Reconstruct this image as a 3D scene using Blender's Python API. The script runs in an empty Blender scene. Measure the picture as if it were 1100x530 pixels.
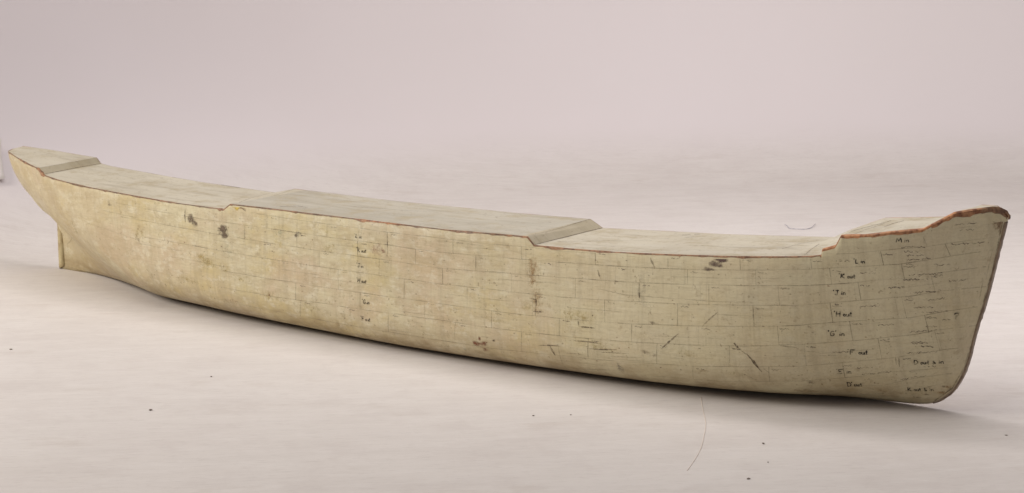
import bpy, bmesh, math, random
from mathutils import Vector, noise
random.seed(7)
C=bpy.context.scene.collection
S=bpy.context.scene

def lerp_tab(tab,x):
    if x<=tab[0][0]: return tab[0][1]
    for (a,va),(b,vb) in zip(tab,tab[1:]):
        if x<=b: 
            t=(x-a)/(b-a); return va+(vb-va)*t
    return tab[-1][1]
def smooth_tab(tab,x):   # monotone cubic (Fritsch-Carlson)
    n=len(tab)
    if x<=tab[0][0]: return tab[0][1]
    if x>=tab[-1][0]: return tab[-1][1]
    d=[(tab[i+1][1]-tab[i][1])/(tab[i+1][0]-tab[i][0]) for i in range(n-1)]
    m=[d[0]]+[0 if d[i-1]*d[i]<=0 else 2*d[i-1]*d[i]/(d[i-1]+d[i]) for i in range(1,n-1)]+[d[-1]]
    for i in range(n-1):
        if x<=tab[i+1][0]:
            h=tab[i+1][0]-tab[i][0]; t=(x-tab[i][0])/h
            return ((2*t**3-3*t*t+1)*tab[i][1]+(t**3-2*t*t+t)*h*m[i]+(-2*t**3+3*t*t)*tab[i+1][1]+(t**3-t*t)*h*m[i+1])
XT,XP,XF=-2.116,-1.994,0.0985      # stern tip, sternpost, stem head
BW=[(-2.116,.003),(-2.112,.020),(-2.105,.033),(-2.088,.055),(-2.06,.078),(-2.01,.104),(-1.975,.121),(-1.91,.146),(-1.85,.164),(-1.76,.181),(-1.66,.193),(-1.5,.201),(-1.2,.205),(-.9,.206),(-.6,.206),(-.45,.204),(-.3,.196),(-.2,.183),(-.13,.168),(-.06,.148),(0,.120),(.04,.093),(.07,.062),(.088,.034),(.0985,.009)]
ZK=[(-1.994,.0),(-1.8,.0),(-.25,.0),(-.12,.001),(-.05,.0035),(-.022,.0066),(-.006,.011),(.008,.019),(.021,.031),(.032,.048),(.0445,.08),(.0545,.128),(.070,.185),(.0835,.25),(.0955,.31),(.0985,.33)]
ZC=[(-2.116,.232),(-2.113,.205),(-2.098,.171),(-2.069,.145),(-2.030,.119),(-1.994,.103)]
# stem: y of stem half width
K=.008
def bw(x): return max(smooth_tab(BW,x),K)
TPL=[ # X , 8 control points (y/B, z/H)
 (-2.116,[(0,0),(.1,.3),(.3,.5),(.62,.62),(.86,.74),(.97,.86),(1,.94),(1,1)]),
 (-1.994,[(0,0),(.0,.14),(.01,.28),(.03,.42),(.38,.50),(.76,.67),(.95,.86),(1,1)]),
 (-1.90, [(0,0),(.07,.02),(.13,.17),(.28,.33),(.58,.46),(.84,.65),(.965,.85),(1,1)]),
 (-1.80, [(0,0),(.16,.00),(.30,.09),(.48,.25),(.74,.41),(.91,.61),(.985,.84),(1,1)]),
 (-1.68, [(0,0),(.26,.00),(.46,.04),(.66,.19),(.86,.36),(.96,.57),(.99,.80),(1,1)]),
 (-1.55, [(0,0),(.36,.00),(.60,.02),(.82,.13),(.95,.30),(.99,.53),(1.0,.78),(1,1)]),
 (-1.25, [(0,0),(.3,.01),(.64,.02),(.90,.06),(1.0,.22),(1.01,.44),(1.01,.74),(1,1)]),
 (-.9,   [(0,0),(.38,.0),(.72,.006),(.93,.05),(1.01,.20),(1.02,.42),(1.01,.7),(1,1)]),
 (-.5,   [(0,0),(.36,.002),(.66,.016),(.88,.07),(.99,.22),(1.02,.42),(1.01,.7),(1,1)]),
 (-.25,  [(0,0),(.26,.01),(.52,.03),(.76,.10),(.91,.26),(.96,.46),(.99,.74),(1,1)]),
 (-.05,  [(0,0),(.14,.03),(.30,.09),(.46,.20),(.60,.36),(.72,.54),(.86,.78),(1,1)]),
 (.0985, [(0,0),(.1,.1),(.2,.2),(.35,.35),(.5,.5),(.65,.65),(.82,.82),(1,1)]),
]
def ctrl(x):
    if x<=TPL[0][0]: return TPL[0][1]
    n=len(TPL)
    out=[]
    for k in range(8):
        out.append((smooth_tab([(t[0],t[1][k][0]) for t in TPL],x),smooth_tab([(t[0],t[1][k][1]) for t in TPL],x)))
    return out
def bspl(P,t,deg=3):
    n=len(P); kn=[0]*deg+[i/(n-deg) for i in range(n-deg+1)]+[1]*deg
    t=min(max(t,0),1-1e-9)
    k=max(i for i in range(deg,n) if kn[i]<=t)
    d=[list(P[j+k-deg]) for j in range(deg+1)]
    for r in range(1,deg+1):
        for j in range(deg,r-1,-1):
            a=(t-kn[j+k-deg])/(kn[j+1+k-r]-kn[j+k-deg])
            d[j]=[(1-a)*d[j-1][c]+a*d[j][c] for c in (0,1)]
    return d[deg]
def zsh(x): return max(smooth_tab(ZS,x),lerp_tab(ZE,x)+.0004)
_cc={}
def cxs(x):
    k=round(x,5)
    if k in _cc: return _cc[k]
    ze=lerp_tab(ZE,x); zs=zsh(x); zk=min(smooth_tab(ZK,x),ze-.002) if x>=XP else 0.
    P=ctrl(x); B=bw(x); yc=0.; zc=None
    if x<XP-1e-6:
        zc=min(smooth_tab(ZC,x),ze-.004)
        pts=[(K+(B-K)*a,zk+(zs-zk)*b) for a,b in (bspl(P,i/59) for i in range(60))]
        yc=pts[0][0]
        for (y0,z0),(y1,z1) in zip(pts,pts[1:]):
            if z0<=zc<=z1: yc=y0+(y1-y0)*(zc-z0)/max(z1-z0,1e-9)
    lo,hi=0.,1.
    for _ in range(22):
        m=(lo+hi)/2
        if zk+(zs-zk)*bspl(P,m)[1]<ze: lo=m
        else: hi=m
    _cc[k]=(P,B,zs,zk,yc,zc,hi); return _cc[k]
def yz(x,t):
    P,B,zs,zk,yc,zc,tt=cxs(x)
    a,b=bspl(P,t*tt); y=K+(B-K)*a; z=zk+(zs-zk)*b
    if zc is not None:
        y=max(y-yc,0)*B/max(B-yc,1e-6) if z>zc else 0.
        z=max(z,zc)
    return y,z
def section(x,zd=None,N=40):
    return [(-yz(x,i/(N-1))[0],yz(x,i/(N-1))[1]) for i in range(N)]
ZS=[(-2.116,.2445),(-2.09,.2535),(-2.048,.2535),(-1.98,.2505),(-1.877,.2440),(-1.69,.236),(-1.5,.231),(-1.3,.2285),(-1.0,.2295),(-.8,.231),(-.632,.2352),(-.5,.2405),(-.3335,.2515),(-.2,.268),(-.1,.285),(-.0335,.2945),(.009,.306),(.045,.3225),(.067,.3265),(.09,.329),(.0985,.330)]
ZE=[(-2.116,.243),(-2.105,.251),(-2.048,.2526),(-1.98,.2492),(-1.877,.2414),(-1.859,.2306),(-1.80,.2267),(-1.69,.2226),(-1.544,.219),(-1.43,.216),(-1.3146,.216),(-1.298,.2268),(-1.23,.2279),(-.8,.2292),(-.632,.2342),(-.618,.2217),(-.553,.223),(-.4655,.2262),(-.3335,.2345),(-.279,.238),(-.142,.2484),(-.1275,.2510),(-.1265,.2605),(-.1075,.2674),(-.0985,.2835),(-.066,.286),(-.0335,.292),(.009,.2975),(.0322,.3131),(.045,.3219),(.067,.3255),(.084,.3275),(.091,.3245),(.0958,.318),(.0985,.308)]
ZM=[(-2.116,.243),(-2.108,.254),(-2.02,.2526),(-1.936,.2488),(-1.876,.2467),(-1.8635,.2352),(-1.832,.232),(-1.662,.224),(-1.5645,.2203),(-1.377,.2166),(-1.3234,.2284),(-1.086,.227),(-.791,.2306),(-.645,.2344),(-.620,.2215),(-.487,.229),(-.38,.2347),(-.309,.240),(-.186,.2496),(-.16,.264),(-.1016,.2884),(-.04,.295),(-.0075,.299),(.02,.305),(.0535,.3228),(.078,.3236),(.0985,.311)]
SE = {'a': [(-1.2298, 0.2154), (-1.2017, 0.215), (-1.174, 0.2147), (-1.1462, 0.2143), (-1.1187, 0.2139), (-1.0915, 0.2136), (-1.0645, 0.2132), (-1.0363, 0.2131), (-1.0083, 0.2129), (-0.9806, 0.2128), (-0.9532, 0.2126), (-0.926, 0.2125), (-0.8973, 0.2127), (-0.8689, 0.213), (-0.8408, 0.2133), (-0.813, 0.2136), (-0.7877, 0.2137), (-0.7627, 0.2139), (-0.7378, 0.214), (-0.7133, 0.2142), (-0.6875, 0.2151), (-0.662, 0.2161), (-0.6367, 0.217), (-0.6132, 0.2179), (-0.5898, 0.2187), (-0.5668, 0.2195), (-0.544, 0.2203), (-0.5215, 0.221), (-0.4992, 0.2218)], 'a2': [(-0.1296, 0.249), (-0.1092, 0.2533), (-0.0891, 0.2555), (-0.0736, 0.258), (-0.0583, 0.2604), (-0.0433, 0.2626), (-0.0288, 0.2647), (-0.0138, 0.2667), (0.0009, 0.2685), (0.0152, 0.2702), (0.0304, 0.2732), (0.0431, 0.2752), (0.055, 0.2769), (0.0667, 0.2785), (0.0775, 0.2796), (0.0872, 0.2803)], 'b': [(-1.6072, 0.2002), (-1.5658, 0.1989), (-1.5259, 0.1974), (-1.4871, 0.1958), (-1.4495, 0.1947), (-1.4124, 0.1936), (-1.3759, 0.1925), (-1.3416, 0.1924), (-1.3078, 0.1923), (-1.2745, 0.1921), (-1.2417, 0.1919), (-1.2093, 0.1917), (-1.1797, 0.1914), (-1.1505, 0.1911), (-1.1215, 0.1909), (-1.0928, 0.1906), (-1.0645, 0.1903), (-1.0375, 0.1904), (-1.0107, 0.1904), (-0.9842, 0.1905), (-0.958, 0.1905), (-0.9285, 0.1903), (-0.8993, 0.1901), (-0.8705, 0.1899), (-0.8419, 0.1897), (-0.8136, 0.1895), (-0.7896, 0.1905), (-0.7657, 0.1914), (-0.7421, 0.1924), (-0.7186, 0.1933), (-0.6928, 0.1943), (-0.6672, 0.1952), (-0.6418, 0.1961), (-0.6195, 0.197), (-0.5973, 0.198), (-0.5754, 0.1988), (-0.5537, 0.1997), (-0.5319, 0.2008), (-0.5104, 0.2018), (-0.4891, 0.2028), (-0.468, 0.2038), (-0.4471, 0.2048), (-0.4252, 0.2063), (-0.4037, 0.2077), (-0.3824, 0.209), (-0.3615, 0.2103), (-0.3408, 0.2115), (-0.3203, 0.2133), (-0.3001, 0.2151), (-0.2802, 0.2167), (-0.2607, 0.2183), (-0.2416, 0.2197), (-0.2243, 0.2213), (-0.2074, 0.2227), (-0.1907, 0.224), (-0.1744, 0.2252), (-0.1585, 0.2263), (-0.1411, 0.2284), (-0.1239, 0.2304), (-0.1068, 0.2323), (-0.0898, 0.2343), (-0.0729, 0.2363), (-0.0562, 0.2383), (-0.0398, 0.2401), (-0.0239, 0.2417), (-0.0074, 0.2452), (0.0086, 0.2485), (0.024, 0.2515), (0.0387, 0.2541), (0.0535, 0.2566), (0.0677, 0.2587), (0.0804, 0.2601)], 'c': [(-1.5962, 0.1741), (-1.56, 0.1738), (-1.525, 0.1733), (-1.4909, 0.1727), (-1.456, 0.1715), (-1.4216, 0.1704), (-1.3877, 0.1692), (-1.3583, 0.1686), (-1.3292, 0.168), (-1.3005, 0.1674), (-1.2721, 0.1668), (-1.2441, 0.1661), (-1.209, 0.1657), (-1.1743, 0.1652), (-1.1464, 0.1648), (-1.1188, 0.1644), (-1.0915, 0.1641), (-1.0645, 0.1637), (-1.0331, 0.1638), (-1.0021, 0.1638), (-0.9714, 0.1639), (-0.9411, 0.1639), (-0.9151, 0.1637), (-0.8893, 0.1634), (-0.8637, 0.1632), (-0.8384, 0.1629), (-0.8133, 0.1626), (-0.7863, 0.164), (-0.7596, 0.1653), (-0.7331, 0.1666), (-0.7069, 0.1678), (-0.681, 0.1691), (-0.6553, 0.1704), (-0.6293, 0.1717), (-0.6036, 0.173), (-0.5782, 0.1742), (-0.5531, 0.1755), (-0.5313, 0.1765), (-0.5098, 0.1776), (-0.4884, 0.1786), (-0.4673, 0.1796), (-0.4465, 0.1806), (-0.4246, 0.1822), (-0.4032, 0.1837), (-0.382, 0.1851), (-0.3611, 0.1865), (-0.3405, 0.1878), (-0.3201, 0.1895), (-0.2999, 0.1912), (-0.2801, 0.1928), (-0.2607, 0.1943), (-0.2417, 0.1957), (-0.2245, 0.1971), (-0.2078, 0.1983), (-0.1914, 0.1994), (-0.1754, 0.2004), (-0.1597, 0.2012), (-0.1413, 0.2033), (-0.123, 0.2054), (-0.1048, 0.2074), (-0.0867, 0.2095), (-0.069, 0.2126), (-0.0515, 0.2157), (-0.0303, 0.2184), (-0.0096, 0.2209), (0.0171, 0.2277), (0.0325, 0.2301), (0.0471, 0.2322), (0.0603, 0.2335), (0.0731, 0.2346)], 'd': [(-1.5302, 0.1415), (-1.4899, 0.1413), (-1.4504, 0.1409), (-1.4195, 0.1402), (-1.3891, 0.1394), (-1.3564, 0.1388), (-1.3242, 0.1382), (-1.2925, 0.1376), (-1.2612, 0.1369), (-1.2321, 0.1366), (-1.2032, 0.1364), (-1.1747, 0.1361), (-1.1468, 0.1359), (-1.1191, 0.1357), (-1.0917, 0.1355), (-1.0646, 0.1353), (-1.0374, 0.1354), (-1.0106, 0.1354), (-0.984, 0.1354), (-0.9577, 0.1355), (-0.9281, 0.1356), (-0.8989, 0.1356), (-0.8699, 0.1357), (-0.8413, 0.1358), (-0.8129, 0.1359), (-0.784, 0.1368), (-0.7553, 0.1378), (-0.7269, 0.1387), (-0.6982, 0.1393), (-0.6698, 0.1399), (-0.6417, 0.1405), (-0.6139, 0.1413), (-0.5864, 0.1421), (-0.5592, 0.1428), (-0.536, 0.1443), (-0.5131, 0.1458), (-0.4904, 0.1473), (-0.4679, 0.1487), (-0.4458, 0.15), (-0.424, 0.1516), (-0.4026, 0.153), (-0.3815, 0.1543), (-0.3608, 0.1556), (-0.3402, 0.1569), (-0.32, 0.1586), (-0.2999, 0.1603), (-0.2802, 0.162), (-0.2609, 0.1635), (-0.242, 0.1648), (-0.2251, 0.1662), (-0.2086, 0.1675), (-0.1924, 0.1686), (-0.1767, 0.1695), (-0.1612, 0.1703), (-0.1444, 0.1728), (-0.1276, 0.1752), (-0.1108, 0.1776), (-0.0941, 0.18), (-0.0773, 0.1825), (-0.0605, 0.1849), (-0.0439, 0.1874), (-0.0276, 0.1896), (-0.0116, 0.1918), (0.0064, 0.1961), (0.0237, 0.2), (0.0369, 0.2014), (0.049, 0.2023), (0.06, 0.2026), (0.0708, 0.2027)], 'e': [(-1.3178, 0.1011), (-1.2868, 0.1007), (-1.2563, 0.1004), (-1.2262, 0.1), (-1.1964, 0.0996), (-1.1687, 0.0996), (-1.1412, 0.0997), (-1.114, 0.0997), (-1.0871, 0.0997), (-1.0542, 0.0998), (-1.0217, 0.0999), (-0.9896, 0.1), (-0.9595, 0.1004), (-0.9298, 0.1009), (-0.9005, 0.1013), (-0.8715, 0.1017), (-0.8428, 0.1021), (-0.8119, 0.1024), (-0.7844, 0.1025), (-0.7573, 0.1027), (-0.7304, 0.1028), (-0.7037, 0.103), (-0.6765, 0.1037), (-0.6495, 0.1045), (-0.6228, 0.1052), (-0.5982, 0.1063), (-0.5739, 0.1073), (-0.5499, 0.1082), (-0.5286, 0.1095), (-0.5074, 0.1107), (-0.4865, 0.1119), (-0.4658, 0.1131), (-0.4455, 0.1141), (-0.4238, 0.116), (-0.4025, 0.1178), (-0.3815, 0.1194), (-0.3608, 0.121), (-0.3405, 0.1225), (-0.3203, 0.1244), (-0.3004, 0.1262), (-0.2809, 0.1279), (-0.2617, 0.1295), (-0.2428, 0.131), (-0.226, 0.1328), (-0.2097, 0.1344), (-0.1938, 0.1358), (-0.1782, 0.1371), (-0.163, 0.1383), (-0.1463, 0.1408), (-0.1298, 0.1433), (-0.1132, 0.1458), (-0.0965, 0.1478), (-0.0799, 0.1497), (-0.0632, 0.1517), (-0.0465, 0.1538), (-0.0302, 0.1556), (-0.0141, 0.1574), (0.0019, 0.1614), (0.0174, 0.1652), (0.032, 0.1685), (0.0475, 0.1706), (0.0605, 0.1713)], 'f': [(-1.3212, 0.0689), (-1.288, 0.0686), (-1.2555, 0.0682), (-1.2235, 0.0678), (-1.1919, 0.0674), (-1.1571, 0.0683), (-1.1227, 0.0691), (-1.0887, 0.0699), (-1.0589, 0.0701), (-1.0295, 0.0703), (-1.0004, 0.0704), (-0.9716, 0.0705), (-0.9446, 0.0711), (-0.9178, 0.0716), (-0.8913, 0.0722), (-0.8652, 0.0727), (-0.8392, 0.0732), (-0.8136, 0.0736), (-0.7849, 0.0737), (-0.7565, 0.0737), (-0.7285, 0.0737), (-0.7007, 0.0737), (-0.6745, 0.0746), (-0.6486, 0.0755), (-0.6229, 0.0764), (-0.5975, 0.0773), (-0.5723, 0.0781), (-0.5507, 0.0793), (-0.5293, 0.0804), (-0.5082, 0.0815), (-0.4872, 0.0826), (-0.4666, 0.0836), (-0.4463, 0.0846), (-0.4246, 0.0862), (-0.4033, 0.0877), (-0.3824, 0.0891), (-0.3618, 0.0904), (-0.3416, 0.0916), (-0.3215, 0.0934), (-0.3017, 0.0952), (-0.2821, 0.0969), (-0.263, 0.0984), (-0.2443, 0.0998), (-0.2275, 0.1017), (-0.2114, 0.1033), (-0.1956, 0.1047), (-0.1802, 0.106), (-0.1651, 0.1071), (-0.1487, 0.1092), (-0.1323, 0.1113), (-0.1159, 0.1134), (-0.0994, 0.1156), (-0.0827, 0.1184), (-0.066, 0.1212), (-0.0492, 0.1241), (-0.0326, 0.1268), (-0.0163, 0.1295), (0.0005, 0.1337), (0.0166, 0.1377), (0.0313, 0.1398), (0.0448, 0.1411), (0.0553, 0.1408)], 'g': [(-1.3305, 0.0406), (-1.2964, 0.0405), (-1.2632, 0.0403), (-1.2308, 0.04), (-1.1989, 0.0396), (-1.1639, 0.039), (-1.1294, 0.0383), (-1.0954, 0.0376), (-1.0659, 0.0374), (-1.0368, 0.0372), (-1.008, 0.037), (-0.9796, 0.0368), (-0.952, 0.0369), (-0.9247, 0.0369), (-0.8978, 0.037), (-0.8712, 0.037), (-0.8449, 0.037), (-0.819, 0.037), (-0.7913, 0.037), (-0.764, 0.037), (-0.737, 0.037), (-0.7104, 0.037), (-0.6784, 0.0385), (-0.6468, 0.04), (-0.623, 0.0412), (-0.5994, 0.0423), (-0.576, 0.0435), (-0.553, 0.0446), (-0.5302, 0.0456), (-0.5077, 0.0466), (-0.4855, 0.0476), (-0.4645, 0.0491), (-0.4439, 0.0505), (-0.4237, 0.0518), (-0.4038, 0.0529), (-0.3843, 0.054), (-0.3651, 0.055), (-0.3462, 0.0559), (-0.326, 0.0578), (-0.3061, 0.0597), (-0.2865, 0.0615), (-0.2673, 0.0631), (-0.2485, 0.0646), (-0.2316, 0.0663), (-0.2154, 0.0678), (-0.1997, 0.069), (-0.1844, 0.07), (-0.1694, 0.0708), (-0.1488, 0.0737), (-0.1283, 0.0765), (-0.1131, 0.0789), (-0.0977, 0.0813), (-0.0823, 0.0838), (-0.0668, 0.0864), (-0.0397, 0.0913), (-0.0232, 0.0954), (-0.0071, 0.0993), (0.0084, 0.1029), (0.0233, 0.106), (0.0366, 0.1072), (0.0479, 0.1071)], 'h': [(-0.4104, 0.0285), (-0.3887, 0.0297), (-0.3675, 0.0308), (-0.3467, 0.0317), (-0.3262, 0.0326), (-0.3061, 0.0333), (-0.2863, 0.0339), (-0.2661, 0.0363), (-0.2464, 0.0386), (-0.2276, 0.0405), (-0.2097, 0.0419), (-0.1923, 0.043), (-0.1754, 0.044), (-0.1564, 0.0467), (-0.1376, 0.0493), (-0.1188, 0.052), (-0.0999, 0.0547), (-0.0833, 0.0584), (-0.0666, 0.0622), (-0.0498, 0.0661), (-0.0336, 0.0685), (-0.0177, 0.0709), (-0.0022, 0.073), (0.0127, 0.0747), (0.0267, 0.0758)], 'i': [(-0.1235, 0.0342), (-0.104, 0.0366), (-0.0844, 0.0392), (-0.0646, 0.0418), (-0.0472, 0.0478), (-0.0304, 0.0535), (-0.0101, 0.0584), (0.0091, 0.0626), (0.0265, 0.0657)], 'j': [(-0.0843, 0.0229), (-0.0598, 0.027), (-0.0357, 0.0309), (-0.0128, 0.0393), (0.0082, 0.0465), (0.0177, 0.0497)], 'k1': [(-0.4942, 0.1641), (-0.4682, 0.1622), (-0.4426, 0.1602), (-0.4199, 0.1613), (-0.3975, 0.1622), (-0.3755, 0.1631), (-0.3538, 0.164), (-0.3324, 0.1647), (-0.3015, 0.166), (-0.2832, 0.1672), (-0.2653, 0.1683), (-0.2477, 0.1693), (-0.2306, 0.1702)], 'k2': [(-1.0867, 0.1157), (-1.0517, 0.1159), (-1.0171, 0.1162), (-0.9901, 0.1163), (-0.9633, 0.1164), (-0.9368, 0.1165)], 'k3': [(-1.2138, 0.0982), (-1.1815, 0.0995), (-1.1497, 0.1007), (-1.1182, 0.1019), (-1.087, 0.1031)], 'k4': [(-0.8159, 0.209), (-0.7912, 0.2092), (-0.7668, 0.2093), (-0.7425, 0.2095), (-0.7185, 0.2096)], 'k5': [(-0.8961, 0.079), (-0.8682, 0.0792), (-0.8406, 0.0795), (-0.8133, 0.0797)], 'k6': [(-0.6426, 0.1891), (-0.6179, 0.1901), (-0.5935, 0.191), (-0.5693, 0.1918)], 'k7': [(-0.5373, 0.0486), (-0.5136, 0.05), (-0.4903, 0.0513), (-0.4673, 0.0526), (-0.4447, 0.0537), (-0.4226, 0.0547), (-0.4009, 0.0556)], 'm1': [(-0.3645, 0.1973), (-0.3422, 0.1992), (-0.3202, 0.2009), (-0.2985, 0.2026), (-0.2771, 0.2042), (-0.2563, 0.2057), (-0.2387, 0.2072), (-0.2216, 0.2085), (-0.2048, 0.2097), (-0.1884, 0.2108), (-0.1723, 0.2117)], 'm2': [(-0.757, 0.2033), (-0.7338, 0.2043), (-0.7108, 0.2053), (-0.688, 0.2063), (-0.6654, 0.2073), (-0.643, 0.2083)], 'm3': [(-1.0536, 0.179), (-1.024, 0.1788), (-0.9947, 0.1786), (-0.9657, 0.1784), (-0.9371, 0.1781)], 'm4': [(-0.55, 0.1273), (-0.5242, 0.1287), (-0.4988, 0.1301), (-0.4737, 0.1314), (-0.4489, 0.1326)], 'm5': [(-0.2864, 0.146), (-0.2686, 0.1471), (-0.251, 0.1482), (-0.2339, 0.1491), (-0.2173, 0.1498), (-0.2011, 0.1504)], 'm6': [(-0.795, 0.1203), (-0.7683, 0.121), (-0.7418, 0.1216), (-0.7156, 0.1222), (-0.6897, 0.1228), (-0.664, 0.1235)], 'm7': [(-1.5456, 0.1269), (-1.5043, 0.1267), (-1.4643, 0.1263), (-1.4251, 0.1259)], 'm8': [(-1.4675, 0.1122), (-1.4314, 0.1117), (-1.396, 0.1111), (-1.3612, 0.1105), (-1.3269, 0.1098), (-1.2932, 0.1091)], 'm9': [(-1.1762, 0.1207), (-1.1423, 0.1205), (-1.1088, 0.1204), (-1.0757, 0.1203)], 'n1': [(-0.1419, 0.0931), (-0.1271, 0.0951), (-0.1121, 0.0972), (-0.0972, 0.0994), (-0.0821, 0.1016), (-0.0669, 0.1039)], 'n2': [(-0.3963, 0.0998), (-0.375, 0.1015), (-0.3539, 0.1031), (-0.3332, 0.1046), (-0.3127, 0.1061), (-0.2925, 0.1075), (-0.2727, 0.1088)], 'n3': [(-0.9216, 0.0405), (-0.8955, 0.0415), (-0.8698, 0.0425), (-0.8443, 0.0434), (-0.8191, 0.0443)], 'n4': [(-1.3392, 0.1563), (-1.3008, 0.1559), (-1.263, 0.1556)], 'n5': [(-0.6796, 0.1588), (-0.657, 0.1599), (-0.6346, 0.1609), (-0.6124, 0.1619), (-0.5904, 0.1629), (-0.5686, 0.1639)], 'n6': [(-1.6525, 0.1809), (-1.614, 0.1795), (-1.5766, 0.178), (-1.5405, 0.1763)], 'n7': [(-1.7072, 0.1485), (-1.6657, 0.1453), (-1.6267, 0.1417), (-1.589, 0.138), (-1.5528, 0.1341), (-1.5181, 0.13)], 'n8': [(0.04, 0.2966), (0.0525, 0.2982), (0.0646, 0.2996), (0.0761, 0.3006), (0.0864, 0.3012)], 'n9': [(-0.0275, 0.2034), (-0.0094, 0.2068), (0.0081, 0.2101), (0.025, 0.213)], 'o1': [(-0.1131, 0.1398), (-0.0959, 0.1421), (-0.0786, 0.1444), (-0.0612, 0.1468), (-0.0439, 0.1492)], 'o2': [(-0.2051, 0.0857), (-0.187, 0.087), (-0.1695, 0.088), (-0.1522, 0.089), (-0.135, 0.0899), (-0.1178, 0.0908)], 'o3': [(-0.5954, 0.0333), (-0.5699, 0.0343), (-0.5449, 0.0352), (-0.5201, 0.0361), (-0.4957, 0.0369), (-0.4717, 0.0376)]}
BT = [((-1.2046, 0.2151), (-1.2047, 0.1917)), ((-1.0613, 0.2132), (-1.0612, 0.1903)), ((-0.925, 0.2125), (-0.9248, 0.1903)), ((-0.7825, 0.2138), (-0.7821, 0.1908)), ((-0.6423, 0.2168), (-0.6418, 0.1961)), ((-1.2605, 0.192), (-1.2609, 0.1665)), ((-1.1326, 0.191), (-1.1327, 0.1646)), ((-0.9916, 0.1905), (-0.9915, 0.1639)), ((-0.863, 0.1899), (-0.8627, 0.1632)), ((-0.7345, 0.1927), (-0.7341, 0.1665)), ((-0.604, 0.1977), (-0.6034, 0.173)), ((-0.4624, 0.2041), (-0.4618, 0.1799)), ((-0.3351, 0.212), (-0.3348, 0.1883)), ((-0.225, 0.2212), (-0.2239, 0.1971)), ((-0.118, 0.2311), (-0.1166, 0.2059)), ((-0.021, 0.2424), (-0.0185, 0.2195)), ((-1.2222, 0.1658), (-1.2228, 0.1366)), ((-1.0797, 0.1639), (-1.0799, 0.1354)), ((-0.9426, 0.1639), (-0.9424, 0.1355)), ((-0.8041, 0.1631), (-0.8038, 0.1362)), ((-0.6617, 0.1701), (-0.6612, 0.1401)), ((-0.5367, 0.1763), (-0.536, 0.1443)), ((-0.4188, 0.1826), (-0.4182, 0.1519)), ((-0.2992, 0.1913), (-0.2991, 0.1604)), ((-0.1914, 0.1994), (-0.1901, 0.1687)), ((-0.0808, 0.2105), (-0.0788, 0.1818)), ((0.0144, 0.227), (0.0185, 0.1975)), ((-1.1759, 0.1361), (-1.177, 0.0996)), ((-1.0351, 0.1354), (-1.0355, 0.0999)), ((-0.8874, 0.1357), (-0.8874, 0.1015)), ((-0.7521, 0.1379), (-0.7519, 0.1027)), ((-0.6139, 0.1413), (-0.6136, 0.1056)), ((-0.4808, 0.1479), (-0.4804, 0.1123)), ((-0.3513, 0.1562), (-0.3514, 0.1217)), ((-0.2295, 0.1659), (-0.2288, 0.1324)), ((-0.1208, 0.1761), (-0.1193, 0.1445)), ((-0.024, 0.1901), (-0.0203, 0.1563)), ((-1.1362, 0.0997), (-1.1381, 0.0687)), ((-0.9853, 0.1), (-0.9865, 0.0705)), ((-0.8428, 0.1021), (-0.8436, 0.0731)), ((-0.7018, 0.103), (-0.7026, 0.0737)), ((-0.5661, 0.1076), (-0.5669, 0.0784)), ((-0.4311, 0.1154), (-0.4319, 0.0857)), ((-0.3163, 0.1247), (-0.3175, 0.0938)), ((-0.1951, 0.1357), (-0.1947, 0.1047)), ((-0.0966, 0.1478), (-0.095, 0.1158)), ((0.0027, 0.1616), (0.0061, 0.1339)), ((-1.1268, 0.069), (-1.1336, 0.0384)), ((-1.0208, 0.0703), (-1.027, 0.0371)), ((-0.9221, 0.0715), (-0.9276, 0.0369)), ((-0.778, 0.0737), (-0.7835, 0.037)), ((-0.6413, 0.0758), (-0.6468, 0.04)), ((-0.5117, 0.0814), (-0.5169, 0.0462)), ((-0.3872, 0.0888), (-0.3919, 0.0536)), ((-0.2677, 0.0981), (-0.2711, 0.0628)), ((-0.1601, 0.1077), (-0.1612, 0.0717)), ((-0.0613, 0.122), (-0.0596, 0.087)), ((0.0135, 0.1369), (0.0174, 0.1034)), ((-0.3307, 0.0574), (-0.339, 0.0321)), ((-0.2128, 0.068), (-0.2179, 0.0413)), ((-0.1133, 0.0789), (-0.115, 0.0522)), ((-0.5001, 0.223), (-0.4995, 0.2023)), ((-0.3688, 0.2304), (-0.3684, 0.2099)), ((-0.2489, 0.2385), (-0.2481, 0.2192)), ((-0.1436, 0.2452), (-0.1427, 0.2281)), ((-0.0459, 0.2613), (-0.044, 0.2394)), ((0.0077, 0.2914), (0.013, 0.2704)), ((0.0336, 0.2738), (0.0388, 0.2549))]
LET = [((-0.0243, 0.2757), 'M in', 0.0081), ((-0.0839, 0.2404), "'L in", 0.0077), ((-0.1062, 0.2158), "'K out", 0.0083), ((-0.1158, 0.1888), "'J in", 0.0083), ((-0.117, 0.1546), "'H out", 0.009), ((-0.1275, 0.1226), "'G' in", 0.0091), ((-0.1041, 0.0929), "'F' out", 0.0091), ((-0.124, 0.0593), "'E' in", 0.0084), ((-0.1153, 0.0364), "D'out", 0.0084), ((-0.0176, 0.0806), 'D out & in', 0.0082), ((-0.0345, 0.0328), 'K out & in', 0.0076), ((0.0374, 0.1548), '?', 0.0108), ((-0.998, 0.1954), "'L in", 0.0082), ((-0.9936, 0.1714), "'K out", 0.0082), ((-0.9935, 0.1444), "'J in", 0.0082), ((-0.9936, 0.1181), "'H out", 0.0085), ((-0.9816, 0.0816), "'G in", 0.0085), ((-0.9868, 0.0506), "'F out", 0.0086)]
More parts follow.
